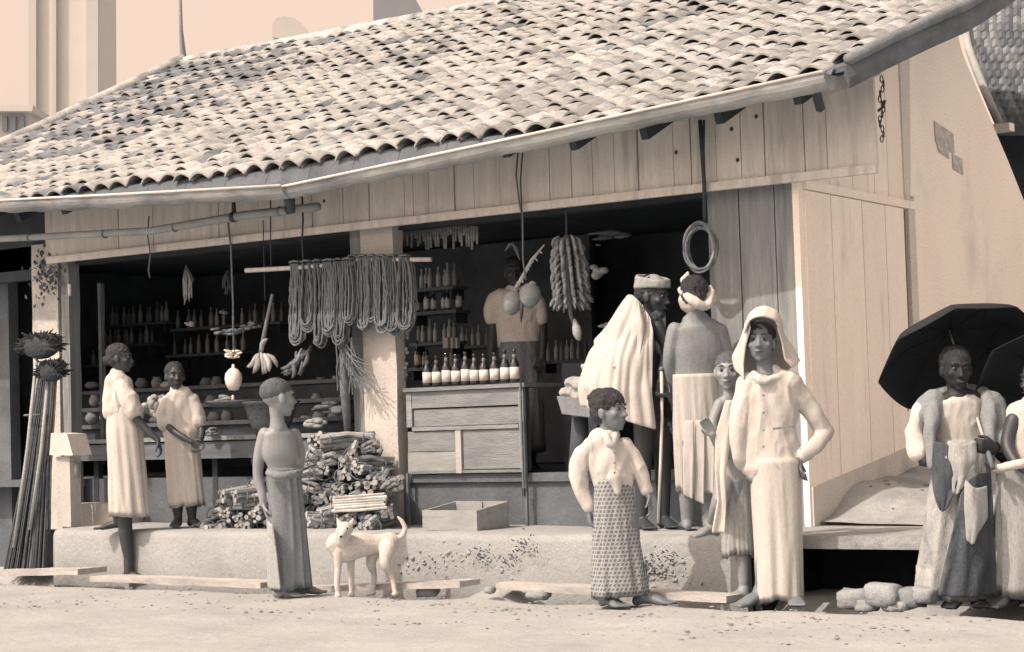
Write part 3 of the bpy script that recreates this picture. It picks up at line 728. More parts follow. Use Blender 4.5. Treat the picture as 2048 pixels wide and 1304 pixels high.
        for i,r_ in enumerate(R2):
            for k,p in enumerate(r_):
                a=R2[min(i+1,len(R2)-1)][k]-R2[max(i-1,0)][k]; b_=r_[min(k+1,nu)]-r_[max(k-1,0)]; n_=b_.cross(a); n_=n_.normalized() if n_.length>0 else -FH
                f=noise.noise(Vector((k*.45,i*.12,fs)))*fold*2
                vs.append(p+n_*f)
        for i in range(len(R2)-1):
            for k in range(nu): fs_.append((i*M_+k,i*M_+k+1,(i+1)*M_+k+1,(i+1)*M_+k))
        mb=MB(); mb.add(vs,fs_); me=mb.mesh(name,mat,True); o=link(name,me,s.t)
        sm=o.modifiers.new('s','SOLIDIFY'); sm.thickness=th; sm.offset=0; ss=o.modifiers.new('b','SUBSURF'); ss.levels=1; ss.render_levels=1
        return o

# ---- tall man in a white jacket and head cloth
p=Person((1555,1212),label='man in white jacket, long white sarong and draped white head cloth, hand on hip',skin=skin_m); p.fz=GZ
p.head(1521,684,-14,6,h=.225,hair=hair_m); p.neck(1532,752,.052)
p.torso([(765,1500,1585,.5),(860,1505,1590),(930,1505,1600),(1000,1510,1600)],.55)
p.limb([(1538,960,.02),(1530,1080,.0),(1522,1190,0)],[.055,.045,.035]); p.limb([(1572,960,.02),(1580,1080,.02),(1588,1195,0)],[.055,.045,.035])
p.foot((1520,1200,0),(1470,1212,-.12),1.15); p.foot((1590,1205,0),(1598,1215,-.3),1.1)
p.hand((1602,905,-.02),(1598,945,-.06),1.05,.5,1,pal=R0)
p.hand((1488,925,.0),(1498,965,0),1.0,.6,1,pal=R0); p.done()
mb=MB(); p.torso([(745,1512,1560,.6),(762,1487,1590,.5),(800,1477,1598,.5),(860,1482,1590,.55),(905,1484,1598,.58),(928,1484,1606,.6)],mb=mb)
p.limb([(1497,768,0),(1479,840,-.02),(1478,905,-.02),(1484,925,0)],[.055,.046,.037,.032],mb=mb)
p.limb([(1580,765,0),(1618,815,.03),(1650,862,.05)],[.056,.046,.041],mb=mb); p.limb([(1650,862,.05),(1630,890,0),(1604,912,-.03)],[.041,.037,.032],mb=mb)
p.limb([(1560,752,-.04),(1530,762,-.09),(1508,750,-.04)],[.018,.016,.018],mb=mb)
p.cloth(mb,'jacket',cloth_w,fold=.010)
link('pocket_flap',MB().beam(p.P(1546,858,-.155),p.P(1588,853,-.155),.012,.012).mesh('pocket_flap',cloth_g),p.t)
for y in (790,825,860,893): link('button',MB().ell(p.P(1527,y,-.165),(.007,.006,.007),n=8,m_=5).mesh('button',cloth_g,True),p.t)
p.skirt([(915,1500,1600),(1000,1504,1602),(1100,1510,1604),(1203,1513,1607)],cloth_w,amp=.04,seed=4,ratio=.78)
hc=p.hc
def hcp(x,y,d): return p.P(x,y,d)
p.drape([[hcp(1490,650,-.02),hcp(1505,622,-.04),hcp(1530,612,-.03),hcp(1556,625,-.03),hcp(1566,655,0)],
 [hcp(1488,668,-.085),hcp(1500,641,-.115),hcp(1524,633,-.125),hcp(1549,641,-.10),hcp(1562,668,-.055)]],cloth_w,'head_cloth',fold=.003)
p.drape([[hcp(1500,655,-.09),hcp(1498,632,-.03),hcp(1512,616,.03),hcp(1536,613,.05),hcp(1556,628,.03),hcp(1555,655,-.08)],
 [hcp(1492,690,-.06),hcp(1482,675,.0),hcp(1500,660,.14),hcp(1545,660,.15),hcp(1572,675,.02),hcp(1563,690,-.06)],
 [hcp(1487,728,-.05),hcp(1466,712,.02),hcp(1495,710,.17),hcp(1555,710,.18),hcp(1588,700,.03),hcp(1570,722,-.05)],
 [hcp(1487,760,-.06),hcp(1470,735,.02),hcp(1495,750,.17),hcp(1560,750,.17),hcp(1600,722,.04),hcp(1584,738,-.03)]],cloth_w,'veil',fold=.008)
man=p
# ---- boy in the middle, white jacket, checked sarong
p=Person((1240,1214),label='boy in short white jacket and checked sarong looking right, in front of the plinth',skin=skin_m); p.fz=GZ
p.head(1220,822,52,4,h=.225,hairtype='thick'); p.neck(1212,888,.044)
p.torso([(895,1175,1255,.5),(970,1192,1262),(1050,1195,1270)],.55)
p.limb([(1212,1040,0),(1210,1120,0),(1212,1195,0)],[.07,.05,.034]); p.limb([(1252,1040,0),(1268,1120,.02),(1285,1195,0)],[.07,.048,.034])
p.foot((1212,1205,0),(1250,1215,-.16),1.05); p.foot((1287,1205,0),(1335,1212,-.04),1.05)
p.limb([(1172,905,0),(1164,960,.02),(1176,1018,0)],[.04,.034,.025]); p.hand((1176,1018,0),(1184,1062,-.02),.95,.7,1,pal=R0)
p.limb([(1258,900,0),(1282,950,0),(1297,990,-.02)],[.028,.026,.021]); p.hand((1296,988,-.02),(1304,1025,-.04),.9,.5,1,pal=-R0); p.done()
mb=MB(); p.torso([(868,1200,1238,.7),(882,1178,1250,.55),(915,1172,1264,.55),(950,1186,1266,.6),(968,1190,1266,.62)],mb=mb)
p.limb([(1180,893,0),(1160,925,.01),(1160,975,.01),(1176,1012,0)],[.044,.050,.040,.032],mb=mb); p.limb([(1250,890,0),(1272,925,0),(1292,980,-.01)],[.040,.036,.029],mb=mb)
p.limb([(1232,870,-.05),(1222,890,-.12),(1212,872,-.10)],[.014,.012,.014],mb=mb); p.limb([(1228,955,-.10),(1236,985,-.11)],[.03,.012],mb=mb)
p.cloth(mb,'jacket',cloth_w,fold=.012)
for y in (905,925,945): link('button',MB().ell(p.P(1229,y,-.15),(.007,.006,.007),n=8,m_=5).mesh('button',cloth_g,True),p.t)
p.skirt([(958,1190,1262),(1010,1186,1270),(1090,1184,1280),(1192,1182,1300)],check_m,amp=.05,seed=9,ratio=.65,yw=10)
# ---- bare-chested boy at the left
p=Person((575,1196),label='bare-chested boy with shaved head and brown sarong seen from behind, left foreground',skin=skin_l); p.fz=GZ
p.shrink=1; p.head(557,795,118,2,h=.235,hair=hair_s,hairtype='shaved'); p.neck(556,858,.045)
p.torso([(856,543,576,.7),(870,527,592,.5),(905,524,598,.55),(940,536,594,.6),(1000,535,605,.65)],.6,yw=25)
p.limb([(530,868,0),(520,905,0),(516,950,0),(524,985,-.02),(527,1008,-.03)],[.042,.038,.032,.027,.022])
p.hand((527,1006,-.03),(541,1052,-.03),.95,.5,-1,pal=R0)
p.limb([(590,868,.12),(600,905,.14),(598,935,.10),(580,945,-.02)],[.036,.032,.028,.022])
p.limb([(555,1040,0),(558,1120,0),(562,1185,0)],[.07,.05,.034]); p.limb([(585,1040,0),(595,1120,.06),(600,1180,.10)],[.07,.05,.034])
p.foot((562,1188,0),(590,1196,-.05),1.0); p.foot((600,1180,.12),(630,1185,.14),1.0); p.done()
p.skirt([(936,534,598),(960,534,603),(1060,538,612),(1178,541,624)],M('brown worn sarong',.21,.15,4,rough=.95,bump=.3,bscale=70,stain=.1,stainL=.3),amp=.06,seed=3,ratio=.7,yw=15)
link('waist_roll',MB().limb([p.P(538,946,-.13),p.P(560,952,-.17),p.P(590,948,-.12),p.P(600,944,.0)],[.022,.026,.024,.018]).mesh('waist_roll',cloth_g,True),p.t)
p.drape([[p.P(536,1040,-.10),p.P(545,1050,-.16)],[p.P(534,1110,-.10),p.P(555,1110,-.17)],[p.P(536,1178,-.08),p.P(562,1180,-.17)]],cloth_s,'sarong_fold',nu=6,fold=.004)
# ---- woman at far left stepping up
p=Person((255,1125),yplane=-.80,label='woman in white blouse and long white skirt in profile stepping up at the plinth edge',skin=skin_d); p.fz=GZ
p.head(241,716,82,0,h=.20,hairtype='bun'); p.neck(238,768,.042)
p.torso([(772,214,264,.6),(830,222,268),(900,222,285)],.6)
p.limb([(255,950,0),(250,1050,.0),(258,1120,.0)],[.07,.05,.034]); p.limb([(240,950,.08),(238,1010,.08),(236,1042,.05)],[.07,.05,.034])
p.foot((256,1120,0),(292,1124,-.03),1.0); p.fz=PT; p.foot((238,1046,.10),(212,1052,.10),1.0)
p.limb([(248,790,-.06),(268,830,-.10),(296,862,-.12),(316,880,-.13)],[.036,.033,.026,.020]); p.hand((315,880,-.13),(326,910,-.13),.85,.6,1,pal=-R0); p.done()
mb=MB(); p.torso([(748,222,252,.8),(764,212,262,.7),(800,208,268,.7),(824,207,266,.75)],mb=mb); p.limb([(246,775,-.06),(262,808,-.10),(268,822,-.11)],[.055,.06,.062],mb=mb)
p.cloth(mb,'blouse',cloth_w,fold=.012)
p.skirt([(815,216,268),(860,214,284),(950,218,292),(1032,218,299)],cloth_w,'skirt',amp=.05,seed=6,ratio=.75)
# ---- girl at left
p=Person((362,1046),gz=PT,yplane=-.42,label='girl in white short-sleeved blouse and skirt on the pavement, hands joined in front',skin=skin_d); p.fz=PT
p.head(350,752,22,2,h=.195,hairtype='short'); p.neck(351,792,.038)
p.torso([(800,332,380,.5),(860,334,388),(900,336,392)],.6)
p.limb([(352,940,0),(354,1000,0),(356,1035,0)],[.06,.045,.03]); p.limb([(378,940,0),(382,1000,0),(384,1035,0)],[.06,.045,.03])
p.foot((356,1040,0),(348,1050,-.15),.95); p.foot((384,1038,0),(402,1046,-.14),.95)
p.limb([(334,812,0),(336,850,-.05),(362,872,-.13),(384,884,-.16)],[.028,.026,.024,.019]); p.hand((382,883,-.16),(400,892,-.16),.8,.6,1)
p.limb([(386,812,0),(402,850,-.02),(402,876,-.10),(392,886,-.15)],[.032,.028,.023,.018]); p.hand((394,882,-.14),(390,900,-.16),.75,.8,1); p.done()
mb=MB(); p.torso([(778,340,366,.7),(790,328,384,.55),(830,326,394,.6),(866,328,400,.62)],mb=mb); p.limb([(334,800,0),(326,830,-.01),(330,848,-.03)],[.042,.046,.046],mb=mb); p.limb([(384,800,0),(394,828,-.01),(398,842,-.02)],[.042,.044,.044],mb=mb)
p.cloth(mb,'blouse',cloth_w,fold=.012)
p.skirt([(858,330,394),(920,332,402),(1012,338,411)],cloth_w,'skirt',amp=.05,seed=12,ratio=.7)
# ---- shopkeeper behind the counter
p=Person((1035,930),gz=BASEZ,yplane=.75,label='shopkeeper in pale short-sleeved vest standing in the dark behind the bottle counter',skin=skin_d); p.fz=BASEZ
p.head(1030,545,0,4,h=.22,hairtype='short'); p.neck(1030,590,.05)
p.torso([(600,985,1075,.5),(690,995,1080),(740,995,1085)],.55)
for q in ((990,985,982,1000),(1075,1085,1084,1070)): p.limb([(q[0],605,0),(q[1],660,0),(q[2],715,-.05)],[.044,.036,.026]); p.hand((q[2],713,-.05),(q[3],752,-.12),.95,.5,1)
p.limb([(1020,760,0),(1018,850,0),(1018,925,0)],[.08,.055,.035]); p.limb([(1060,760,0),(1062,850,0),(1062,925,0)],[.08,.055,.035]); p.foot((1018,930,0),(1010,940,-.2)); p.foot((1062,930,0),(1070,940,-.2)); p.done()
mb=MB(); p.torso([(584,1010,1052,.7),(596,978,1082,.5),(640,992,1078,.55),(690,997,1078,.58)],mb=mb); p.limb([(988,600,0),(983,622,0),(984,636,0)],[.048,.048,.048],mb=mb); p.limb([(1074,600,0),(1080,622,0),(1080,636,0)],[.048,.048,.048],mb=mb)
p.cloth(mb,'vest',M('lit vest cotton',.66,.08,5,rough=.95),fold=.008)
p.skirt([(684,998,1078),(760,995,1085),(905,990,1092)],cloth_g,amp=.05,seed=2)
# ---- old man in shawl
p=Person((1305,1050),gz=PT,yplane=-.30,label='bearded old man under a big white shawl, leaning on a thin stick',skin=skin_d); p.fz=PT
p.head(1306,592,60,-8,h=.235,hair=hair_m,hairtype='short'); p.neck(1296,650,.052)
p.torso([(660,1255,1330,.6),(760,1250,1330),(850,1262,1335)],.6)
p.limb([(1290,850,0),(1286,940,0),(1284,1035,0)],[.07,.05,.035]); p.limb([(1325,850,.05),(1326,940,.05),(1328,1035,.05)],[.07,.05,.035])
p.foot((1284,1040,0),(1300,1052,-.15),1.05); p.foot((1328,1038,.05),(1350,1050,-.1),1.05)
p.limb([(1315,655,-.05),(1334,700,-.08),(1334,740,-.14),(1322,765,-.17)],[.042,.036,.03,.024]); p.hand((1324,755,-.17),(1321,795,-.17),1.05,1.1,1); p.done()
mb=MB(); mb.ell(p.hc+p.hR@Vector((0,.045,-.11)),(.045,.04,.06),p.hR); mb.ell(p.hc+p.hR@Vector((0,.055,-.15)),(.03,.028,.05),p.hR); remesh(mb,'beard',M('grey beard',.10,.4,40,bump=.8,bscale=90),p.t,.007,1,fold=.008,fscale=30)
mb=MB(); R=p.hR
for k in range(5):
    q=[p.hc+R@Vector((.080*math.cos(a),-.010+.10*math.sin(a),.055+.012*k+.012*math.sin(a*1+k))) for a in [i*math.pi/6 for i in range(13)]]; mb.tube(q,[.017-.001*k]*13,7)
mb.ell(p.hc+R@Vector((0,-.01,.075)),(.07,.085,.055),R); p.cloth(mb,'turban',M('soiled turban cotton',.30,.3,8),vox=.008,fold=.003)
p.drape([[p.P(1258,596,.10),p.P(1268,592,-.02),p.P(1285,610,-.10),p.P(1300,635,-.14)],
 [p.P(1222,648,.18),p.P(1228,650,-.04),p.P(1262,650,-.16),p.P(1306,662,-.17)],
 [p.P(1182,705,.2),p.P(1196,712,-.06),p.P(1245,715,-.20),p.P(1306,720,-.20)],
 [p.P(1164,770,.2),p.P(1180,775,-.06),p.P(1240,785,-.22),p.P(1304,785,-.22)],
 [p.P(1168,812,.2),p.P(1196,822,-.04),p.P(1250,842,-.20),p.P(1312,860,-.20)]],cloth_w,'shawl',fold=.022,nu=40)
p.drape([[p.P(1258,590,.02),p.P(1266,590,-.08),p.P(1280,606,-.15)],[p.P(1215,650,.05),p.P(1235,648,-.12),p.P(1290,650,-.195)],[p.P(1190,680,.05),p.P(1222,705,-.13),p.P(1278,730,-.21)],[p.P(1196,690,.03),p.P(1214,722,-.13),p.P(1240,745,-.205)]],cloth_w2,'shawl_fold',th=.006,fold=.022,nu=22)
mb=MB(); p.torso([(618,1305,1328,.8),(640,1298,1332,.8),(672,1298,1332,.8),(690,1308,1326)],mb=mb,d=.0); p.cloth(mb,'collar',cloth_s,fold=.006)
link('sleeve',MB().limb([p.P(1322,690,-.03),p.P(1338,712,-.05),p.P(1330,745,-.12)],[.05,.055,.045]).mesh('sleeve',cloth_g,True),p.t)
st=p
c=p.P(1320,1045,-.19); t=thing('walking_stick',(c.x,c.y,PT),'long thin pale walking stick held by the old man in the shawl','stick')
link('shaft',MB().tube([p.P(1323,740,-.19),p.P(1324,840,-.19),p.P(1321,930,-.19),p.P(1316,1046,-.19)],[.010,.009,.009,.008],6).mesh('shaft',wood_pale,True),t)
link('knob',MB().ell(p.P(1323,738,-.19),(.016,.016,.016),n=8,m_=6).mesh('knob',wood_mid,True),t)
# ---- shirtless man from behind
p=Person((1395,1052),gz=PT,yplane=-.32,label='shirtless man seen from behind in white head cloth and wrapped dhoti',skin=skin_l); p.fz=PT
p.skin=M('dusty back skin',.22,.2,7,rough=.6,bump=.15,spec=.4)
p.shrink=1; p.head(1390,592,165,-4,h=.23,hairtype='short'); p.neck(1392,645,.056)
p.torso([(640,1362,1420,.6),(658,1344,1444,.5),(700,1342,1450,.5),(750,1350,1436,.55),(850,1350,1440)],.55)
p.limb([(1350,660,0),(1340,710,.0),(1340,765,.06),(1345,800,.12)],[.048,.042,.034,.026]); p.limb([(1440,662,0),(1452,710,.02),(1455,765,.10)],[.048,.042,.034])
p.hand((1345,795,.1),(1348,830,.12),1,.6,1,pal=R0)
p.limb([(1375,880,0),(1374,960,0),(1374,1040,0)],[.075,.052,.036]); p.limb([(1412,880,0),(1414,960,0),(1416,1040,0)],[.075,.052,.036])
p.foot((1374,1042,0),(1368,1046,.3),1.05); p.foot((1416,1042,0),(1424,1046,.3),1.05); p.done()
mb=MB(); p.torso([(560,1372,1392,.9),(580,1360,1412,.95),(598,1356,1420,1.0)],mb=mb); p.limb([(1362,580,-.02),(1385,600,-.11),(1412,612,-.10),(1424,585,-.02)],[.02,.028,.03,.02],mb=mb); p.limb([(1376,545,0),(1370,560,0)],[.012,.03],mb=mb); p.limb([(1420,575,0),(1424,600,0)],[.015,.03],mb=mb)
p.cloth(mb,'head_cloth',cloth_w,fold=.008)
p.skirt([(748,1346,1432),(800,1346,1436),(870,1347,1440),(985,1352,1434)],cloth_w2,'dhoti',amp=.05,seed=5,ratio=.6)
for k,(x,h_) in enumerate(((1378,1000),(1400,1010),(1420,990))):
    p.drape([[p.P(x-9,840,-.17),p.P(x+9,840,-.19)],[p.P(x-12,920,-.18),p.P(x+10,920,-.20)],[p.P(x-11,h_-10,-.17),p.P(x+8,h_,-.19)]],cloth_w2,'pleat',nu=6,fold=.006)
# ---- child beside the man in white
p=Person((1478,1188),gz=GZ,yplane=-.93,label='bare-chested child half hidden behind the man in white, one foot up on the plinth',skin=skin_l); p.fz=GZ
p.shrink=1; p.head(1456,742,-12,0,h=.21,hair=hair_s,hairtype='shaved'); p.neck(1462,792,.038)
p.torso([(800,1436,1488,.5),(860,1442,1490,.55),(930,1446,1496,.6),(980,1446,1496)],.55)
p.limb([(1440,808,0),(1426,850,-.03),(1436,890,-.08),(1424,868,-.14)],[.034,.03,.025,.02]); p.hand((1428,872,-.14),(1414,850,-.14),.85,.6,1)
p.limb([(1470,960,0),(1480,1060,0),(1488,1165,0)],[.065,.045,.03]); p.limb([(1450,960,0),(1440,1000,-.10),(1424,1040,.0)],[.06,.045,.03])
p.foot((1488,1180,0),(1445,1190,-.05),1.05); p.fz=PT; p.foot((1424,1050,.14),(1398,1062,.08),.95); p.done()
p.skirt([(918,1440,1498),(1000,1442,1502),(1112,1444,1508)],cloth_s,amp=.05,seed=8,ratio=.6)
p.drape([[p.P(1452,800,-.13),p.P(1470,800,-.14)],[p.P(1430,870,-.14),p.P(1462,880,-.16)],[p.P(1430,940,-.15),p.P(1450,950,-.17)],[p.P(1436,1000,-.16),p.P(1452,1010,-.17)],[p.P(1424,1066,-.15),p.P(1450,1066,-.17)]],cloth_w,'shoulder_cloth',nu=8,fold=.012)
# ---- man with the umbrella
p=Person((1925,1215),label='man with dark face holding a black umbrella, open grey jacket, white undershirt and patterned wrap',skin=M('shaded dark skin',.026,.12,8,rough=.6,bump=.1,spec=.3,grain=.06)); p.fz=GZ  # umbrella shade on the face put into this skin colour
p.head(1912,737,4,-4,h=.225,hairtype='short'); p.neck(1916,795,.054)
p.torso([(800,1855,1975,.45),(870,1880,1970),(930,1880,1975),(1000,1880,1985)],.5)
p.limb([(1862,812,0),(1842,865,.03),(1845,915,-.02),(1862,925,-.08)],[.046,.04,.033,.026]); p.hand((1860,922,-.08),(1885,935,-.12),1,.7,1)
p.limb([(1985,815,0),(1998,860,0),(1988,895,-.10),(1975,900,-.16)],[.046,.04,.033,.026]); p.hand((1992,897,-.16),(1966,893,-.19),1.05,1.2,1,pal=FH)
p.limb([(1900,1020,0),(1905,1120,0),(1910,1195,0)],[.08,.055,.036]); p.limb([(1950,1020,0),(1955,1120,0),(1955,1195,0)],[.08,.055,.036])
p.foot((1912,1205,0),(1892,1222,-.2),1.1); p.foot((1955,1205,0),(1962,1222,-.2),1.1); p.done()
mb=MB(); p.torso([(790,1895,1935,.8),(806,1872,1962,.55),(850,1874,1962,.55),(888,1878,1966,.58)],mb=mb); p.cloth(mb,'undershirt',cloth_w2,fold=.010)
mb=MB(); p.limb([(1868,800,.0),(1862,860,-.08),(1866,930,-.10)],[(.045,.05),(.030,.04),(.022,.03)],mb=mb,ref=R0); p.limb([(1976,800,.0),(1979,860,-.08),(1978,920,-.10)],[(.040,.05),(.030,.04),(.02,.03)],mb=mb,ref=R0)
p.limb([(1885,792,.06),(1922,784,.09),(1962,792,.06)],[.032,.032,.032],mb=mb); p.torso([(790,1860,1985,.3),(860,1862,1988,.3),(890,1868,1984,.3)],mb=mb,d=.10)
p.limb([(1985,805,0),(2001,858,0),(1994,885,-.06)],[.058,.056,.048],mb=mb); p.limb([(1862,805,0),(1850,830,.01)],[.06,.06],mb=mb); p.cloth(mb,'jacket',M('grey open jacket',.24,.15,5,rough=.95),fold=.012)
mb=MB(); p.limb([(1845,818,.0),(1832,862,.02),(1836,905,-.02)],[.048,.054,.052],mb=mb); p.cloth(mb,'sleeve',cloth_w,fold=.012)
wrapm=M('pale worn wrap',.36,.3,4,(1,1,.5),rough=.95,bump=.9,bscale=14,stain=.4,stainL=.1,stscale=4)
p.skirt([(880,1878,1970),(940,1866,1978),(1050,1850,1986),(1196,1828,1990)],wrapm,amp=.06,seed=14,ratio=.58)
dkm=M('dark check wrap',.075,.3,5,(1,1,.5),rough=.95,bump=.9,bscale=14,stain=.25,stainL=.2,stscale=5)
p.drape([[p.P(1864,880,-.10),p.P(1885,885,-.19),p.P(1912,895,-.21)],[p.P(1862,930,-.12),p.P(1888,945,-.21),p.P(1918,950,-.22)],[p.P(1868,975,-.14),p.P(1886,995,-.21),p.P(1908,985,-.22)],[p.P(1880,1020,-.20),p.P(1886,1024,-.21),p.P(1892,1018,-.21)]],dkm,'sash',nu=12,fold=.014)
p.drape([[p.P(1922,985,-.23),p.P(1950,950,-.22),p.P(1982,945,-.14)],[p.P(1905,1060,-.24),p.P(1945,1060,-.23),p.P(1986,1050,-.15)],[p.P(1888,1130,-.24),p.P(1940,1130,-.25),p.P(1990,1120,-.15)],[p.P(1876,1192,-.24),p.P(1935,1196,-.27),p.P(1990,1190,-.15)]],dkm,'front_panel',nu=16,fold=.016)
p.drape([[p.P(1896,880,-.19),p.P(1925,888,-.22),p.P(1952,880,-.20)],[p.P(1888,915,-.20),p.P(1920,925,-.24),p.P(1955,915,-.21)],[p.P(1905,945,-.21),p.P(1922,955,-.24),p.P(1940,940,-.22)],[p.P(1908,985,-.22),p.P(1914,990,-.23),p.P(1920,980,-.23)]],cloth_s,'waist_wrap',nu=10,fold=.014)
p.drape([[p.P(1930,955,-.23),p.P(1950,975,-.25),p.P(1975,970,-.20)],[p.P(1928,1020,-.25),p.P(1950,1030,-.26),p.P(1976,1035,-.20)],[p.P(1934,1080,-.25),p.P(1944,1090,-.26),p.P(1955,1070,-.24)]],cloth_s,'front_fold',nu=10,fold=.012)
um=p
# umbrella
def umbrella(ax,rim,hnd,RAD,ph,label,k=1):
    ax=ax.normalized(); apex=rim+ax*.20*k
    t=thing('umbrella',tuple(hnd),label,'umbrella'); X=ax.cross(ZUP).normalized(); Y=X.cross(ax).normalized(); vs=[apex];fs=[];nr_=8; K=6; J=7
    def upt(a,q):
        m_=((a-ph)/(2*math.pi/nr_))%1; sc=1-.055*q*q*math.sin(math.pi*m_); r_=RAD*math.sin(q*1.15)/math.sin(1.15)*sc; h_=(.20*k)*(1-math.cos(q*1.15))/(1-math.cos(1.15))+.012*q*math.sin(math.pi*m_)
        return apex-ax*h_+X*r_*math.cos(a)+Y*r_*math.sin(a)
    NA=nr_*K
    for j in range(1,J+1):
        for q in range(NA): vs.append(upt(ph+2*math.pi*q/NA,j/J))
    for q in range(NA): fs.append((0,1+q,1+(q+1)%NA))
    for j in range(J-1):
        for q in range(NA): a=1+j*NA; fs.append((a+q,a+NA+q,a+NA+(q+1)%NA,a+(q+1)%NA))
    me=MB().add(vs,fs).mesh('canopy',umb_m,True); o=link('canopy',me,t); md=o.modifiers.new('s','SOLIDIFY'); md.thickness=.004
    for q in range(nr_):
        a=ph+2*math.pi*q/nr_; link('rib',MB().tube([upt(a,.02)-ax*.006,upt(a,.5)-ax*.006,upt(a,1.02)-ax*.006],[.0028]*3,6).mesh('rib',umb_m,True),t)
        link('stretcher',MB().tube([apex-ax*.26,upt(a,.5)-ax*.01],[.0022]*2,5).mesh('stretcher',umb_m,True),t)
    link('shaft',MB().tube([hnd,hnd.lerp(apex,.5),apex+ax*.05],[.009,.008,.005],8).mesh('shaft',wood_pale,True),t)
    link('handle',MB().tube([hnd,hnd+(hnd-apex).normalized()*.10],[.013,.012],8).mesh('handle',wood_mid,True),t)
    link('runner',MB().tube([apex-ax*.28,apex-ax*.24],[.013,.013],8).mesh('runner',metal_m,True),t)
umbrella(ZUP*.79+FH*.59-R0*.13,p.P(1922,719,.20),p.P(1976,905,-.19),.172*p.k*1000,.396,'black open umbrella held up over the dark-faced man at the right')
umbrella(ZUP*.55+FH*.80+R0*.1,p.P(2138,802,.03),p.P(2128,915,-.30),.50,.1,'added black umbrella filling the dark area at the right edge, behind the first')  # added canopy, fills the dark area beside the man
# ---- person cut off by the right edge
p=Person((2045,1210),yplane=-.68,label='person in a pale wrapped skirt mostly cut off by the right edge, behind the umbrella',skin=skin_d); p.fz=GZ
p.head(2075,760,-60,0,h=.22); p.neck(2070,815,.05)
p.torso([(825,2020,2110,.5),(900,2025,2110),(960,2020,2110)],.55)
p.limb([(2030,1010,0),(2022,1110,0),(2022,1195,0)],[.075,.055,.036]); p.limb([(2080,1010,0),(2082,1110,0),(2084,1195,0)],[.075,.055,.036]); p.foot((2022,1200,0),(1985,1216,-.12),1.1); p.foot((2084,1200,0),(2052,1216,-.12),1.1)
p.limb([(2028,840,-.02),(2015,890,-.05),(2035,930,-.14)],[.042,.035,.026]); p.hand((2035,928,-.14),(2060,940,-.16)); p.done()
mb=MB(); p.torso([(808,2045,2090,.7),(825,2016,2116,.5),(900,2018,2114),(945,2018,2114)],mb=mb); p.cloth(mb,'blouse',cloth_w,fold=.01)
p.skirt([(930,1996,2110),(1020,1992,2120),(1192,1988,2128)],cloth_s,'skirt',amp=.06,seed=17,ratio=.55)
mb=MB(); p.limb([(1994,938,-.1),(2030,930,-.2),(2070,922,-.18)],[.022,.024,.022],mb=mb); p.cloth(mb,'waist_roll',cloth_w,fold=.006)
# ---- the dog
p=Person((735,1195),gz=GZ,label='small white dog with upright ears and curled tail standing before the plinth',skin=dog_m,name='dog'); p.t['category']='dog'; p.fz=GZ
p.limb([(672,1085,0),(690,1095,.02),(720,1090,.04),(752,1088,.07),(782,1084,.10)],[(.055,.070),(.070,.092),(.060,.076),(.050,.058),(.048,.060)],ref=R0.cross(ZUP))
p.limb([(684,1080,-.02),(686,1066,-.05),(690,1058,-.07)],[.055,.047,.045])
p.b.ell(p.P(690,1058,-.08),(.048,.052,.045)); p.limb([(688,1062,-.10),(684,1070,-.17),(682,1073,-.20)],[.034,.024,.017])
for x,x2 in ((679,674),(702,707)): p.limb([(x,1048,-.07),(x2,1036,-.065)],[(.018,.008),(.006,.004)],ref=R0)
def leg(pts,r_): p.limb(pts,r_); a=p.P(*pts[-1]); p.b.ell(Vector((a.x,a.y,GZ+.016))-FH*.012,(.020,.026,.017))
leg([(678,1100,-.02),(676,1140,-.02),(674,1165,-.03),(676,1188,-.03)],[.036,.021,.018,.015]); leg([(700,1102,.07),(702,1140,.07),(703,1165,.06),(703,1186,.06)],[.036,.021,.018,.015])
leg([(776,1094,.04),(770,1126,.0),(784,1152,.03),(790,1190,.0)],[.052,.034,.018,.015]); leg([(752,1096,.14),(742,1124,.12),(748,1150,.15),(746,1182,.13)],[.048,.032,.018,.015])
p.limb([(786,1078,.10),(802,1074,.11),(810,1058,.12),(805,1044,.12),(796,1034,.12)],[.022,.018,.016,.014,.008]); p.done(vox=.006)
for q in (-1,1): link('eye',MB().ell(p.P(690+q*4.5,1057,-.126),(.006,.005,.006),n=8,m_=5).mesh('eye',eye_d,True),p.t)
link('nose',MB().ell(p.P(682,1073,-.218),(.009,.008,.008),n=8,m_=5).mesh('nose',eye_d,True),p.t)

# ================================================================== goods and street things
def cen(pts): return sum(pts,Vector())/len(pts)
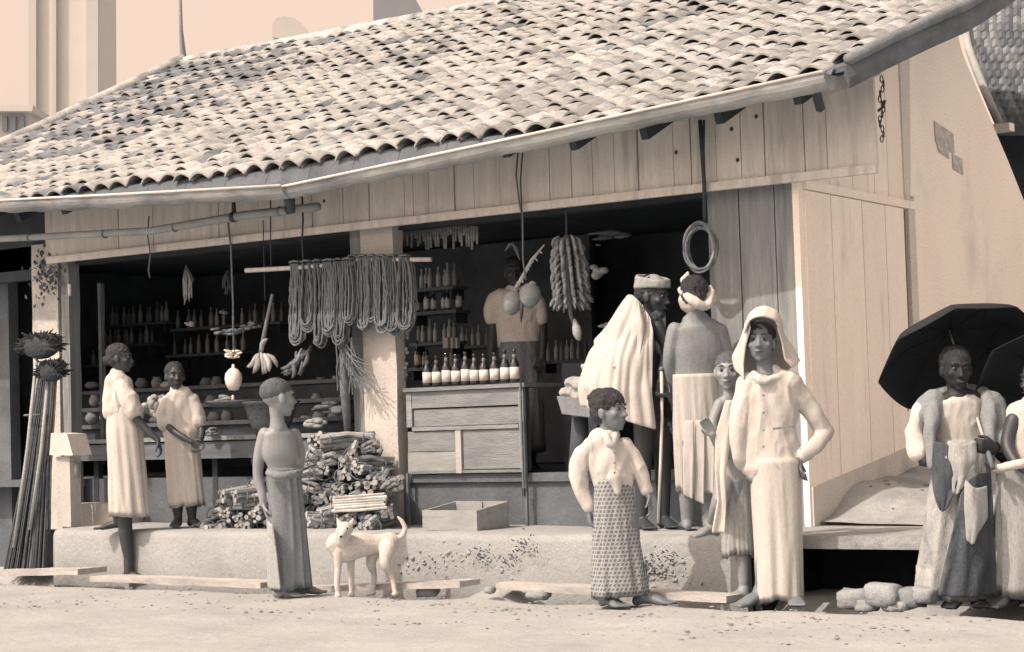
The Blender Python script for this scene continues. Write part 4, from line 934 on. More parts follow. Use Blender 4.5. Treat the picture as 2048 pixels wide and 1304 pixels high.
# ---- coir hanks on a hanging stick (left) and round the middle pillar (right)
def hank(x0,x1,yt,yb,Y,dense,k_,label,grp):
    a=W(x0,yt,'y',Y); b_=W(x1,yt,'y',Y); c=W((x0+x1)/2,yb,'y',Y); wd=(b_-a).length; mid=(a+b_)/2; H=mid.z-c.z
    t=MB(); rnd=random.Random(k_); n=dense
    for i in range(n):
        u=(i+.5)/n*2-1; off=rnd.uniform(-.3,.3)/n; dy=rnd.uniform(-.03,.03); w1=wd*.5*abs(u)+.008; hh=H*(1-rnd.uniform(0,.12)); bul=rnd.uniform(.9,1.12)
        pts=[]
        for q in range(31):
            a_=q/30
            if a_<.4: s_=a_/.4; x=-w1*(.55+.5*math.sin(s_*2.2))*bul; z=-hh*.93*s_
            elif a_>.6: s_=(1-a_)/.4; x=w1*(.55+.5*math.sin(s_*2.2))*bul; z=-hh*.93*s_
            else: g=(a_-.4)/.2; x=-w1*(.55+.5*math.sin(2.2))*bul*math.cos(math.pi*g); z=-hh*.93-hh*.02*math.sin(math.pi*g)-w1*.75*math.sin(math.pi*g)
            pts.append(Vector((x+rnd.gauss(0,.002),dy+rnd.gauss(0,.004)+.01*math.sin(a_*9),z)))
        t.tube(pts,rnd.uniform(.0055,.0085),5,cap=False)
    for q in (-1,0,1): t.tube([Vector((-wd*.3,q*.02,.012)),Vector((0,q*.02,.02)),Vector((wd*.3,q*.02,.012))],.008,5)
    me=t.mesh('rope_hank',rope_m,True); o=link('rope_hank',me,None,mid); tag(o,label,'rope',grp); return o
sp1=W(492,541,'y',-.20); sp2=W(705,527,'y',-.20)
o=thing('hanging_stick',tuple(sp1),'pale peeled stick hung level in the left bay, carrying the left row of rope hanks','stick'); link('rod',MB().tube([sp1,sp1.lerp(sp2,.5)+Vector((0,0,-.004)),sp2],[.017,.016,.014],8).mesh('rod',wood_pale,True),o)
for i,(a,b_,yb) in enumerate(((576,606,686),(600,628,660),(624,648,692),(644,672,672),(666,690,694),(684,708,650))):
    hank(a,b_,528-i*1.2,yb,-.20-.01*(i%2),13,i,ORD[i]+' hank of coir rope hanging from the stick in the left bay','rope hanks hanging from the stick')
sp1=W(694,520,'y',-.16); sp2=W(862,519,'y',-.16)
o=thing('hanging_stick',tuple(sp1),'short pale stick poking out right of the middle pillar above the bottles','stick'); link('rod',MB().tube([sp1,sp2],[.017,.015],8).mesh('rod',wood_pale,True),o)
for i,(a,b_,yb) in enumerate(((695,720,650),(714,738,664),(734,756,640),(752,776,662),(772,798,668),(796,824,664))):
    hank(a,b_,516,yb,-.16-.012*(i%2),14,20+i,ORD[i]+' hank of coir rope on the front of the middle pillar','rope hanks on the middle pillar')
# loose tuft of cords below the hanks
mb=MB(); rnd=random.Random(5)
for i in range(34):
    a=W(690+rnd.uniform(-20,14),668+rnd.uniform(-6,20),'y',-.18); b_=W(700+rnd.uniform(-25,55),700+rnd.uniform(20,90),'y',-.18); m_=a.lerp(b_,.5)+Vector((rnd.uniform(-.04,.04),rnd.uniform(-.04,.02),-.04)); mb.tube([a,m_,b_],.004,4)
c=W(695,690,'y',-.18); mb.v=[tuple(Vector(v)-c) for v in mb.v]; tag(mb.build('cord_tuft',rope_m,None,False,c),'loose frayed tuft of cords hanging beside the middle pillar under the hanks','rope')
mb=MB(); mb.tube([W(688,700,'y',-.1),W(690,780,'y',-.1),W(696,880,'y',-.1)],[.03,.035,.02],8); c=W(688,700,'y',-.1); mb.v=[tuple(Vector(v)-c) for v in mb.v]; tag(mb.build('fibre_roll',rope_m,None,True,c),'long dark roll of fibre standing against the narrow post left of the middle pillar','rope')
# ---- cords
CORDS=[]
def cord(pts,r_,label,mat=rope_d,to=None,Y=-.20):
    P=[W(x,y,'y',Y) for x,y in pts]; c=P[0]
    if to: CORDS.append((P,r_,mat,to)); return
    mb=MB(); mb.tube([q-c for q in P],r_,6); tag(mb.build('dangling_twine',mat,None,True,c),label,'twine')
cord([(298,432),(295,470),(301,510),(297,540),(300,556)],.006,'short dark cord dangling from the fascia above the woman at left',rope_m)
cord([(455,430),(462,500),(466,600),(467,700)],.007,'',rope_m,'hanging_gourd')
cord([(604,388),(606,440),(604,480),(607,528)],.007,'',rope_d,'hanging_stick')
cord([(541,400),(541,480),(542,535)],.005,'',rope_d,'hanging_stick')
cord([(526,440),(528,520),(530,600)],.004,'',rope_d,'banana_hand')
cord([(1036,305),(1032,350),(1040,415),(1045,430),(1046,520),(1052,560)],.006,'',rope_m,'coconut_cluster')
cord([(1045,305),(1041,360),(1044,430)],.005,'',rope_d,'coconut_cluster')
cord([(1400,240),(1404,300),(1408,360),(1410,450)],.014,'',rope_d,'cane_coil')
cord([(1408,240),(1407,300),(1409,355)],.008,'',rope_d,'cane_coil')
cord([(1132,420),(1133,475)],.006,'',rope_d,'banana_bunch')
# ---- bamboo pole under the left gutter
a=W(-40,480,'y',-.45); b_=W(130,471,'y',-.45); c_=W(300,462,'y',-.45); d_=W(480,432,'y',-.45); e_=W(637,413,'y',-.45)
t=thing('bamboo_pole',tuple(e_),'long horizontal bamboo pole hung across the left part of the fascia','pole')
link('culm',MB().tube([a,b_,c_,d_,e_],[.024,.026,.028,.03,.028],10).mesh('culm',M('weathered bamboo',.30,.2,4),True),t)
for x,y in ((60,475),(210,468),(350,455),(560,422)): q=W(x,y,'y',-.45); link('node',MB().tube([q-Vector((.006,0,0)),q+Vector((.006,0,0))],.033,10).mesh('node',wood_mid,True),t)
for x,y in ((468,434),(580,418)): 
    q=W(x,y,'y',-.45); link('lashing',MB().tube([q+Vector((-.018,0,0)),q+Vector((.018,0,0))],.037,8).mesh('lashing',rope_d,True),t); link('lashing',MB().tube([q+Vector((0,0,.03)),q+Vector((0,.0,.13))],[.018,.012],6).mesh('lashing',rope_d,True),t)
# ---- chain at the right end of the fascia
t=thing('rusty_chain',tuple(W(1762,160,'y',-.16)),'rusty twisted chain dangling at the right end of the fascia','chain')
for i in range(13):
    q=W(1763+4*math.sin(i*1.3),158+i*10,'y',-.16); R=Matrix.Rotation(i*1.57,3,'Z'); pts=[q+R@Vector((.009*math.cos(a_),0,.020*math.sin(a_))) for a_ in [k*math.pi/4 for k in range(9)]]
    link('chain_link',MB().tube(pts,.0035,5,cap=False).mesh('chain_link',wood_dark,True),t)
link('hook',MB().tube([W(1756,222,'y',-.16),W(1766,214,'y',-.16),W(1770,200,'y',-.16)],.008,6).mesh('hook',wood_dark,True),t)
# ---- cane coil
c=W(1399,495,'y',-.22); t=thing('cane_coil',tuple(c),'hanging coil of cane hoops in front of the planks at the right','coil')
for k in range(7):
    pts=[]; ra=.098+random.uniform(-.010,.014); rb=.135+random.uniform(-.012,.012); o_=Vector((random.uniform(-.012,.012),random.uniform(-.02,.02),random.uniform(-.012,.012)))
    for q in range(25): a_=q/24*2*math.pi; pts.append(c+o_+Vector((ra*math.cos(a_),.015*math.sin(a_*2+k),rb*math.sin(a_))))
    link('hoop',MB().tube(pts,.0085,6,cap=False).mesh('hoop',rope_m if k%2 else M('pale cane',.27,.25,12),True),t)
# ---- gourd with frilled top
c=W(467,760,'y',-.20); t=thing('hanging_gourd',tuple(c),'pale round gourd with frilled collar hanging in the left bay','gourd')
link('gourd',MB().lathe([(0,-.085),(.035,-.08),(.055,-.04),(.062,.0),(.056,.035),(.035,.062),(.012,.075),(.008,.10)],W(467,757,'y',-.20),14).mesh('gourd',pale_m,True),t)
mb=MB(); q=W(467,712,'y',-.20)
for i in range(16):
    a_=i*2*math.pi/16; l=.05+random.uniform(-.01,.02); mb.tube([q+Vector((0,0,-.01+.02*(i%3))),q+Vector((l*.6*math.cos(a_),l*.6*math.sin(a_),.02*(i%3)-.005)),q+Vector((l*math.cos(a_),l*math.sin(a_),.012*(i%2)+.02*(i%3)-.01))],[.010,.009,.006],5)
link('frill',mb.mesh('frill',pale_m,True),t)
link('stalk',MB().tube([W(466,790,'y',-.2),W(466,806,'y',-.2)],[.01,.014],6).mesh('stalk',wood_pale,True),t)
# ---- bananas
def bmesh_(L,r_): 
    pts=[Vector((0,0,0)),Vector((.008,0,-L*.2)),Vector((.018,0,-L*.5)),Vector((.012,0,-L*.8)),Vector((0,0,-L))]; mb=MB(); mb.tube(pts,[r_*.35,r_*.85,r_,r_*.8,r_*.25],6); return mb
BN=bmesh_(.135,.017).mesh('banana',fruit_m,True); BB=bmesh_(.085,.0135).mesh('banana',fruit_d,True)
def put(me,p,rot,par): o=bpy.data.objects.new('banana',me); COL.objects.link(o); o.parent=par; o.location=p-Vector(par.location); o.rotation_euler=rot; return o
c=W(523,690,'y',-.18); t=thing('banana_hand',tuple(c),'small banana hand of eight fruits hanging from a slanted stalk in the left bay','bananas')
link('stalk',MB().tube([W(545,588,'y',-.18),W(534,640,'y',-.18),W(522,705,'y',-.18)],[.012,.013,.018],7).mesh('stalk',M('dry stalk',.2,.2,9),True),t)
for i,(dx,a_,ln) in enumerate(((-24,.95,1),(-16,.65,1),(-8,.3,1.05),(0,.08,1.1),(9,-.2,1.05),(17,-.45,1),(22,-.8,.95),(2,-2.6,.75))):
    o=put(BN,W(522+dx*.35,704+abs(dx)*.2,'y',-.18-.02*(i%2)),(random.uniform(-.2,.3),a_,0),t); o.scale=(1.25,1.25,ln*1.05)
c=W(612,700,'y',-.10); t=thing('banana_hand',tuple(c),'dim banana clusters hanging below the left rope hanks','bananas')
link('stalk',MB().tube([W(622,690,'y',-.10),W(612,720,'y',-.10),W(600,750,'y',-.10)],[.012,.014,.01],7).mesh('stalk',wood_mid,True),t)
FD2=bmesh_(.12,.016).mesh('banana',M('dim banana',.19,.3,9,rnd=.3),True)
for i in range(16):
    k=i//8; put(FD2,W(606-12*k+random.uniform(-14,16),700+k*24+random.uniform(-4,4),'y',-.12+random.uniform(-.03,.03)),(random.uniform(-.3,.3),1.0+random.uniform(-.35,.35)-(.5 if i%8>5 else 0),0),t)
c=W(1135,470,'y',-.05); t=thing('banana_bunch',tuple(c),'tall full bunch of small bananas with flower bud, hanging in the right bay','bananas')
link('stalk',MB().tube([W(1134,470,'y',.0),W(1136,560,'y',.0),W(1142,630,'y',.0),W(1148,650,'y',.0)],[.02,.022,.015,.010],8).mesh('stalk',wood_mid,True),t)
link('flower_bud',MB().lathe([(0,-.10),(.018,-.085),(.03,-.05),(.028,-.01),(.014,.03),(.008,.045)],W(1152,652,'y',.0),10,Matrix.Rotation(.22,3,'Y').inverted()).mesh('flower_bud',M('pale bud',.34,.2,9),True),t)
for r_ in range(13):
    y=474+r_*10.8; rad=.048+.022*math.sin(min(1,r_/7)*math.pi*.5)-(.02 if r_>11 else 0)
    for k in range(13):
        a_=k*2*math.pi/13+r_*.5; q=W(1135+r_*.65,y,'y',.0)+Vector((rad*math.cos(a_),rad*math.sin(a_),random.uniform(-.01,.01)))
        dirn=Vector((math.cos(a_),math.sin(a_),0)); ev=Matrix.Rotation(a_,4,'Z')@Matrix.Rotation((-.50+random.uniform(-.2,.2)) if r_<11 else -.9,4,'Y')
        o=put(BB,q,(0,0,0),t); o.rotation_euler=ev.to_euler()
# ---- coconuts on a stem
c=W(1044,560,'y',-.1); t=thing('coconut_cluster',tuple(c),'two green coconuts on a knobbly pale stem hanging before the shopkeeper','coconuts')
for (x,y,rx) in ((1026,604,.062),(1060,590,.070)):
    c=W(x,y,'y',-.1); hk=link('coconut',MB().lathe([(0,-.085),(.03,-.078),(rx*.85,-.04),(rx,.0),(rx*.93,.035),(rx*.6,.065),(.012,.078)],c,14,Matrix.Rotation(.35,3,'Y')).mesh('coconut',nut_m,True),t)
    link('cap',MB().lathe([(.022,-.01),(.026,.004),(.012,.016),(0,.018)],c+Vector((.022,0,.07)),8).mesh('cap',M('dry cap',.3,.2,9),True),hk)
link('stem',MB().tube([W(1024,590,'y',-.1),W(1042,560,'y',-.1),W(1064,520,'y',-.1),W(1089,489,'y',-.1)],[.014,.015,.012,.005],7).mesh('stem',M('pale stem',.38,.25,12,bump=.6),True),t)
for k in range(12): q=W(1030+k*4.6,582-k*7.2,'y',-.1); link('spur',MB().tube([q,q+Vector((random.choice((-1,1))*.02,-.01,random.uniform(-.02,.02)))],[.007,.003],5).mesh('spur',M('pale stem',.38),True),t)
link('split_leaf',MB().tube([W(1044,596,'y',-.14),W(1043,625,'y',-.14),W(1042,645,'y',-.14)],[.012,.014,.003],6).mesh('split_leaf',wood_dark,True),t)
for pts in (((1040,520),(1034,495),(1022,488),(1010,502)),((1040,520),(1028,492),(1024,484))):
    link('dry_leaf',MB().tube([W(a,b_,'y',-.06) for a,b_ in pts],[(.006,.004)]+[(.022,.005)]*(len(pts)-2)+[(.004,.003)],8).mesh('dry_leaf',M('dry leaf',.16,.3,8),True),t)
# ---- things hanging dimly inside
def lump(name,x,y,Y,rx,rz,mat,label,cat,n=8):
    c=W(x,y,'y',Y); mb=MB(); rnd=random.Random(int(x))
    for i in range(n): mb.ell((rnd.uniform(-rx,rx)*.6,rnd.uniform(-.03,.03),rnd.uniform(-rz,rz)*.7),(rx*rnd.uniform(.3,.6),.03,rz*rnd.uniform(.2,.45)),n=8,m_=6)
    return tag(mb.build(name,mat,None,True,c),label,cat)
def wisp(x0,y0,x1,y1,Y,n,label,mat=rope_m):
    c=W(x0,y0,'y',Y); mb=MB(); rnd=random.Random(int(x0))
    for i in range(n):
        q=W(x1+rnd.uniform(-12,12),y1+rnd.uniform(-14,10),'y',Y)-c; m_=q*.5+Vector((rnd.uniform(-.04,.04),rnd.uniform(-.03,.03),0)); mb.tube([(0,0,0),m_,q],[.004,.009,.004],5)
    tag(mb.build('fibre_wisp',mat,None,True,c),label,'fibre')
wisp(372,530,378,600,.4,16,'pale wisp of fibre hanging in the upper middle of the left bay',M('pale fibre',.34,.3,20))
wisp(455,540,452,580,.8,8,'faint small fibre tuft behind the long gourd cord')
lump('paper_toy',379,652,.4,.022,.035,M('bright scrap',.5,.2,9),'small bright paper scrap dangling in the left bay','scrap',5)
lump('dried_fish',449,622,.5,.014,.04,M('dim pale',.3,.2,9),'thin pale dried fish hanging left of the gourd cord','fish',4)
for (x,y,rot,lab) in ((452,663,.1,'left flat bundle of leaves on the hanging gourd cord'),(493,656,-.22,'right flat bundle of leaves on the hanging gourd cord')):
    c=W(x,y,'y',-.1); mb=MB(); R=Matrix.Rotation(rot,3,'Y')
    for i in range(22): 
        q=R@Vector((random.uniform(-.10,.10),random.uniform(-.05,.05),random.uniform(-.018,.018))); mb.ell(q,(.028,.02,.010),n=7,m_=5)
    tag(mb.build('leaf_bundle',M('dull leaf bundle',.17,.3,20,bump=.6),None,True,c),lab,'leaves')
lump('hanging_bag',1198,540,.5,.06,.07,goods_m,'dim cloth bag hanging right of the big banana bunch','bag',8)
lump('hanging_bundle',1215,470,.9,.20,.03,M('very dim goods',.2,.4,9),'dark bundle lying along the beam right of the banana bunch','bundle',10)
lump('white_cup',1198,487,.7,.012,.02,M('dim white',.5),'tiny pale cup hanging high in the right bay','cup',2)
# ---- shelves with bottles inside
def bottle(h,r_,lab=True,mat=glass_m):
    mb=MB(); mb.lathe([(r_*.9,0),(r_,.01),(r_,h*.52),(r_*.8,h*.62),(r_*.36,h*.75),(r_*.32,h*.93),(r_*.42,h*.94),(r_*.42,h),(0,h)],(0,0,0),12)
    t=thing('bottle',(0,0,0),'x','bottle'); link('glass',mb.mesh('glass',mat,True),t,(0,0,0))
    if lab: link('label',MB().lathe([(r_*1.03,h*.10),(r_*1.03,h*.46)],(0,0,0),12).mesh('label',label_m,True),t,(0,0,0)); link('neck_band',MB().lathe([(r_*.42,h*.72),(r_*.38,h*.86)],(0,0,0),10).mesh('neck_band',M('dull foil',.2,.1,9),True),t,(0,0,0))
    return t
proto=bottle(.205,.031)
bp=[855,873.6,893.5,912.5,931.8,949.6,968.6,990,1010.7,1030]
first=True
CY=.02
for i,x in enumerate(bp):
    q=W(x,768,'y',CY); q.z=1.385
    o=proto if i==0 else dup(proto)
    o.location=q; o.rotation_euler=(0,0,random.uniform(-.9,.3)); o.scale=(1,1,random.uniform(.93,1.05))
    tag(o,ORD[i]+' labelled bottle in the row on the wooden counter','bottle','labelled bottles on the counter')
small=bottle(.16,.02,False,M('dim glass',.34,.3,5,rough=.3,rnd=.6,spec=.7)); tall=bottle(.20,.022,True)
def shelf(x0,x1,y,Y,label,n,kind,grp,dx=0,depth_=.18):
    a=W(x0,y,'y',Y); b_=W(x1,y,'y',Y); t=thing('wall_shelf',tuple((a+b_)/2),label,'shelf'); z=(a.z+b_.z)/2
    link('board',MB().box(((a.x+b_.x)/2,Y+depth_/2,z-.012),(b_.x-a.x,depth_,.024)).mesh('board',wood_mid),t)
    for e in (a.x+.03,b_.x-.03): link('bracket',MB().box((e,Y+depth_/2,z-.06),(.02,depth_*.8,.07)).mesh('bracket',wood_dark),t)
    for i in range(n):
        src=kind; o=dup(src); o.location=(a.x+(b_.x-a.x)*(i+.5)/n+random.uniform(-.012,.012),Y+.05+random.uniform(0,.05),z+.001); o.scale=(random.uniform(.8,1.1),)*3; tag(o,ORD[i]+' small bottle on '+grp,'bottle','bottles on '+grp)
shelf(818,912,622,1.0,'upper wall shelf with bottles right of the middle pillar',6,tall,'the upper shelf right of the pillar')
shelf(818,905,684,1.0,'second wall shelf with bottles right of the middle pillar',7,small,'the second shelf right of the pillar')
shelf(815,850,735,1.0,'lowest short shelf right of the middle pillar',3,tall,'the lowest shelf right of the pillar')
shelf(168,330,648,2.2,'upper dark shelf with bottles at the back of the left bay',15,small,'the upper back shelf of the left bay')
shelf(340,560,650,2.2,'upper shelf with bottles at the back behind the gourd',14,small,'the upper back shelf behind the gourd')
shelf(820,905,575,1.0,'topmost wall shelf with bottles right of the middle pillar',7,small,'the topmost shelf right of the pillar')
shelf(1180,1290,700,2.2,'dim back shelf with bottles behind the old man',8,small,'the back shelf behind the old man')
shelf(910,1000,690,2.2,'dim back shelf with bottles left of the shopkeeper',8,small,'the back shelf left of the shopkeeper')
shelf(1080,1170,720,2.2,'dim back shelf with bottles right of the shopkeeper',7,small,'the back shelf right of the shopkeeper')
shelf(165,300,690,2.2,'long dark shelf at the back of the left bay',14,small,'the back shelf of the left bay')
shelf(330,480,706,2.2,'dark shelf in the middle of the left bay',9,small,'the middle back shelf of the left bay')
shelf(165,240,728,1.6,'low dark shelf behind the woman at left',5,small,'the low shelf behind the woman')
small.location=W(905,735,'y',1.0); small['label']='small clear bottle standing alone in front of the dark right of the low shelf'; tall.location=W(835,735,'y',1.0); tall.location.z+=.0; tall['label']='dark bottle on the lowest shelf nearest the pillar edge'
for i,(x,y) in enumerate(((893,686),(906,686),(915,686))):
    q=W(x,y,'y',.9); tag(MB().box((0,0,0),(.045 if i==0 else .018,.03,.075)).build('packet',M('pale packet',.5-.1*i,.1,9),None,False,q),('wide pale packet on the shelf left of the shopkeeper','thin packet in the middle beside the wide pale packet','thin packet nearest the shopkeeper')[i],'packet')
for P,r_,mat,to in CORDS:
    par=bpy.data.objects[to]; link('cord',MB().tube(P,r_,6).mesh('cord',mat,True),par)
# strings of small packets / onions beside the pillar
t=thing('sachet_string',tuple(W(806,650,'y',.1)),'string of tiny light sachets hanging at the right face of the middle pillar','sachets')
for i in range(22):
    q=W(808+random.uniform(-5,7),600+i*7.5,'y',.05); link('sachet',MB().ell(q,(.016,.012,.014),n=6,m_=4).mesh('sachet',M('light sachet',.30,.3,30,rnd=.4)),t)
mb=MB()
for i in range(30):
    x=803+i*5.2; a=W(x,450+random.uniform(0,4),'y',.30); L=random.uniform(.06,.17); mb.tube([a,a-Vector((random.uniform(-.01,.01),0,L))],[.012,.008],5)
c=W(880,455,'y',.30); mb.v=[tuple(Vector(v)-c) for v in mb.v]; o=mb.build('candle_fringe',M('dim fringe',.30,.5,20),None,True,c); tag(o,'dim fringe of hanging strips along the top of the right bay','fringe')
# ---- the counter chest
c=W(928,945,'y',-.06); t=thing('bottle_counter',(c.x,-.06,PT),'light grey panelled wooden counter on thin legs carrying the row of bottles','counter')
def fp(x,y,Y=-.06): return W(x,y,'y',Y)
L,R_=fp(812,800).x,fp(1044,800).x; ZT=1.375; ZB=.815; Y=-.06
def cb(name,x0,x1,z0,z1,y0,y1,mat=wood_grey): return link(name,MB().box(((x0+x1)/2,(y0+y1)/2,(z0+z1)/2),(x1-x0,y1-y0,z1-z0),jit=.001).mesh(name,mat),t)
cg=M('counter wood',.25,.22,5,(1,4,5),stain=.3,stainL=.14,bump=.4,bscale=22,rnd=.12)
cb('top',L-.01,R_+.03,ZT-.025,ZT,Y-.02,.34,cg); cb('back_board',L+.01,R_,ZB,ZT-.03,.0,.02,wood_dark)
cb('stile',L,L+.045,ZB+.3,ZT-.03,Y,Y+.03,cg); cb('stile',R_-.03,R_+.005,ZB,ZT-.03,Y,Y+.03,cg)
cb('top_rail',L+.047,R_-.032,ZT-.135,ZT-.03,Y+.004,Y+.03,cg); cb('middle_rail',L+.047,R_-.032,ZB+.275,ZB+.30,Y-.004,Y+.03,cg)
cb('panel',L+.05,R_-.034,ZB+.305,ZT-.145,Y+.016,Y+.03,cg)
mx_=fp(917,870).x; cb('centre_stile',mx_-.022,mx_+.022,ZB-.005,ZB+.27,Y-.008,Y+.03,M('pale stile',.42,.15,6))
cb('door',L,mx_-.03,ZB+.14,ZB+.27,Y+.008,Y+.03,cg); cb('door',L,mx_-.03,ZB,ZB+.135,Y+.004,Y+.03,M('counter wood pale',.30,.2,5,(1,4,5),stain=.2,stainL=.16))
cb('door',mx_+.03,R_-.034,ZB+.02,ZB+.27,Y+.010,Y+.03,cg); cb('bottom_rail',L,R_,ZB-.005,ZB+.014,Y,Y+.03,cg)
for x in (L-.004,R_+.012): link('leg',MB().beam((x,Y,PT),(x,Y,ZB+.32 if x>L else ZB),.018,.018).mesh('leg',wood_mid),t)
link('leg',MB().beam((R_+.012,Y-.03,ZB-.1),(R_+.012,Y-.03,ZT),.010,.012).mesh('leg',wood_mid),t)
link('lock_hasp',MB().box((R_+.0,Y-.01,ZB-.13),(.02,.02,.05)).mesh('lock_hasp',wood_dark),t)
# dark tall cupboard behind counter right
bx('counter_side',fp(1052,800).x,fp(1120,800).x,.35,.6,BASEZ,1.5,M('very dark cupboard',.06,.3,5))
# ---- open crate
c=W(905,1060,'y',-.42); t=thing('wooden_crate',(c.x,-.42,PT),'open pale wooden crate on the pavement below the bottle counter','crate')
def fq(x): return W(x,1030,'y',-.55).x
x0,x1=fq(848),fq(957); y0=-.56; y1=-.24; h_=.165; cm=M('crate wood',.33,.15,4,(1,4,4),stain=.15,stainL=.2,rnd=.05)
def cbx(n_,a,b_,c2,mat=cm): link(n_,MB().box(a,b_,jit=.002).mesh(n_,mat),t)
link('front_board',MB().box(((x0+x1)/2,y0,PT+.043),(x1-x0,.016,.082),jit=.001).mesh('front_board',cm),t); link('front_board',MB().box(((x0+x1)/2,y0+.001,PT+.106),(x1-x0,.016,.042),jit=.001).mesh('front_board',cm),t)
link('back_board',MB().box(((x0+x1)/2,y1,PT+.084),(x1-x0,.016,.165)).mesh('back_board',cm),t)
for x in (x0+.009,x1-.009): me=MB().prism([(x-.008,y0+.009,PT+.003),(x-.008,y1-.009,PT+.003),(x-.008,y1-.009,PT+.163),(x-.008,y0+.009,PT+.127)],(.016,0,0)).mesh('end_board',cm); fixn(me); link('end_board',me,t)
link('base',MB().box(((x0+x1)/2,(y0+y1)/2,PT+.012),(x1-x0-.03,y1-y0-.02,.012)).mesh('base',cm),t)
link('batten',MB().box((fq(905),y1-.014,PT+.09),(.02,.01,.15)).mesh('batten',cm),t)
# ---- firewood bundles
def bundle(n,L,seed):
    rnd=random.Random(seed); t=thing('firewood_bundle',(0,0,0),'x','firewood'); r_=.0165; k=0
    for i in range(n):
        ring=0 if i==0 else (1 if i<7 else 2); a_=i*1.05; rad=(0,.032,.060)[ring]; p=Vector((rad*math.cos(a_)+rnd.gauss(0,.004),0,rad*math.sin(a_)*.75+rnd.gauss(0,.004)))
        l=L*rnd.uniform(.88,1.08); q1=p+Vector((rnd.gauss(0,.01),-l/2,rnd.gauss(0,.008))); q2=p+Vector((rnd.gauss(0,.014),l/2,rnd.gauss(0,.01))); m_=(q1+q2)/2+Vector((rnd.gauss(0,.024),0,rnd.gauss(0,.016)))
        mb=MB(); rr_=r_*rnd.uniform(.6,1.25); mb.tube([q1,m_,q2],[rr_,rr_*.95,rr_*.85],6); me=mb.mesh('stick',[stick_m,stickend_m])
        mi=[0]*len(me.polygons); mi[-1]=1; mi[-2]=1; me.polygons.foreach_set('material_index',mi); link('stick',me,t,(0,0,0))
    for y in (-L*.3,L*.3):
        pts=[Vector((.072*math.cos(a_),y,.058*math.sin(a_))) for a_ in [q*math.pi/5 for q in range(11)]]; link('tie',MB().tube(pts,.005,5,cap=False).mesh('tie',rope_m,True),t,(0,0,0))
    return t
protos=[bundle(9,.34,1),bundle(11,.38,2),bundle(8,.30,3)]; used=set()
def put_bundle(x,y,Y,rz,ry=0,grp='firewood bundles in the big heap',lab='tied firewood bundle with pale cut ends in the big heap left of the middle pillar',ki=None):
    k=random.randrange(3) if ki is None else ki; o=protos[k] if k not in used else dup(protos[k]); used.add(k)
    o.location=W(x,y,'y',Y); o.rotation_euler=(ry,random.uniform(-.4,.4),rz); o.scale=(random.uniform(.85,1.05),)*3; tag(o,lab,'firewood',grp)
rnd=random.Random(3)
heap=[]
ROWN=['bottom','second','third','fourth','fifth','sixth','seventh','top']
rowsH=[(1042,[600,632,664,696,728,756]),(1022,[588,612,650,690,730,762]),(1000,[604,640,676,720,752]),(976,[612,648,684,722,750,772]),(950,[618,652,690,726,760]),(926,[622,660,700,738]),(902,[632,668,706,730]),(886,[650,690])]
for r_,(y,xs_) in enumerate(rowsH):
    for x in xs_:
        put_bundle(x+rnd.uniform(-7,7),y+rnd.uniform(-5,5),-.36+.028*r_+rnd.uniform(-.04,.04),rnd.choice((.9,.7,.5,.3,1.3,-.6))+rnd.uniform(-.25,.25),rnd.uniform(-.25,.25),'firewood bundles in the big heap',ORD[xs_.index(x)]+' firewood bundle in the '+ROWN[r_]+' row of the big heap')
for y,xs_ in ((1048,[428,455,482,512,538]),(1028,[440,470,500,530]),(1008,[452,484,512,536]),(990,[490,515,538]),(978,[520])):
    for x in xs_: put_bundle(x+rnd.uniform(-5,5),y+rnd.uniform(-4,4),-.34+rnd.uniform(-.04,.05),rnd.choice((.9,.6,.4,1.2,-.5))+rnd.uniform(-.25,.25),rnd.uniform(-.2,.2),'firewood bundles in the low heap',ORD[xs_.index(x)]+' firewood bundle in the '+{1048:'bottom',1028:'second',1008:'third',990:'fourth',978:'top'}[y]+' row of the low heap')
# long split sticks bundle lying level
t=thing('split_stick_bundle',tuple(W(705,1005,'y',-.5)),'x','firewood')
t['label']='neat level bundle of long pale split sticks lying across the front of the big heap'
for i in range(12):
    a=W(668+random.uniform(-4,3),996+(i%6)*5.2,'y',-.50-.012*(i//6)); b_=W(772+random.uniform(-4,4),988+(i%6)*5.4,'y',-.44-.012*(i//6)); link('stick',MB().tube([a,a.lerp(b_,.5)+Vector((0,0,random.gauss(0,.004))),b_],[.011,.010,.010],6).mesh('stick',M('pale split stick',.42,.3,9,rnd=.3)),t)
# ---- goods on the left bay counter
a=W(150,893,'y',-.02); b_=W(692,893,'y',-.02)
t=thing('goods_counter',((a.x+b_.x)/2,.0,BASEZ-.3),'long low grey board counter running across the left bay behind the girls','counter')
zc=W(300,880,'y',-.02).z
link('top',MB().box(((a.x+b_.x)/2,.22,zc),(b_.x-a.x,.5,.03)).mesh('top',wood_grey),t); link('front_board',MB().box(((a.x+b_.x)/2,-.0,zc-.085),(b_.x-a.x,.02,.12)).mesh('front_board',M('counter front',.16,.2,4,(1,3,6),stain=.3,stainL=.08)),t)
for x in (a.x+.1,(a.x+b_.x)/2,b_.x-.1): link('leg',MB().box((x,.12,(zc+BASEZ-.3)/2-.05),(.05,.05,zc-BASEZ+.2)).mesh('leg',wood_dark),t)
for k in range(3):
    y=850-34*k; Yk=.45+.35*k; q1=W(160,y,'y',Yk); q2=W(690,y,'y',Yk); t2=thing('display_step',tuple((q1+q2)/2),('lowest','middle','top')[k]+' dark step of the stepped display in the left bay','shelf'); link('board',MB().box(((q1.x+q2.x)/2,Yk+.15,q1.z-.02),(q2.x-q1.x,.34,.03)).mesh('board',wood_mid),t2); link('riser',MB().box(((q1.x+q2.x)/2,Yk+.02,q1.z-.09),(q2.x-q1.x,.02,.12)).mesh('riser',wood_dark),t2)
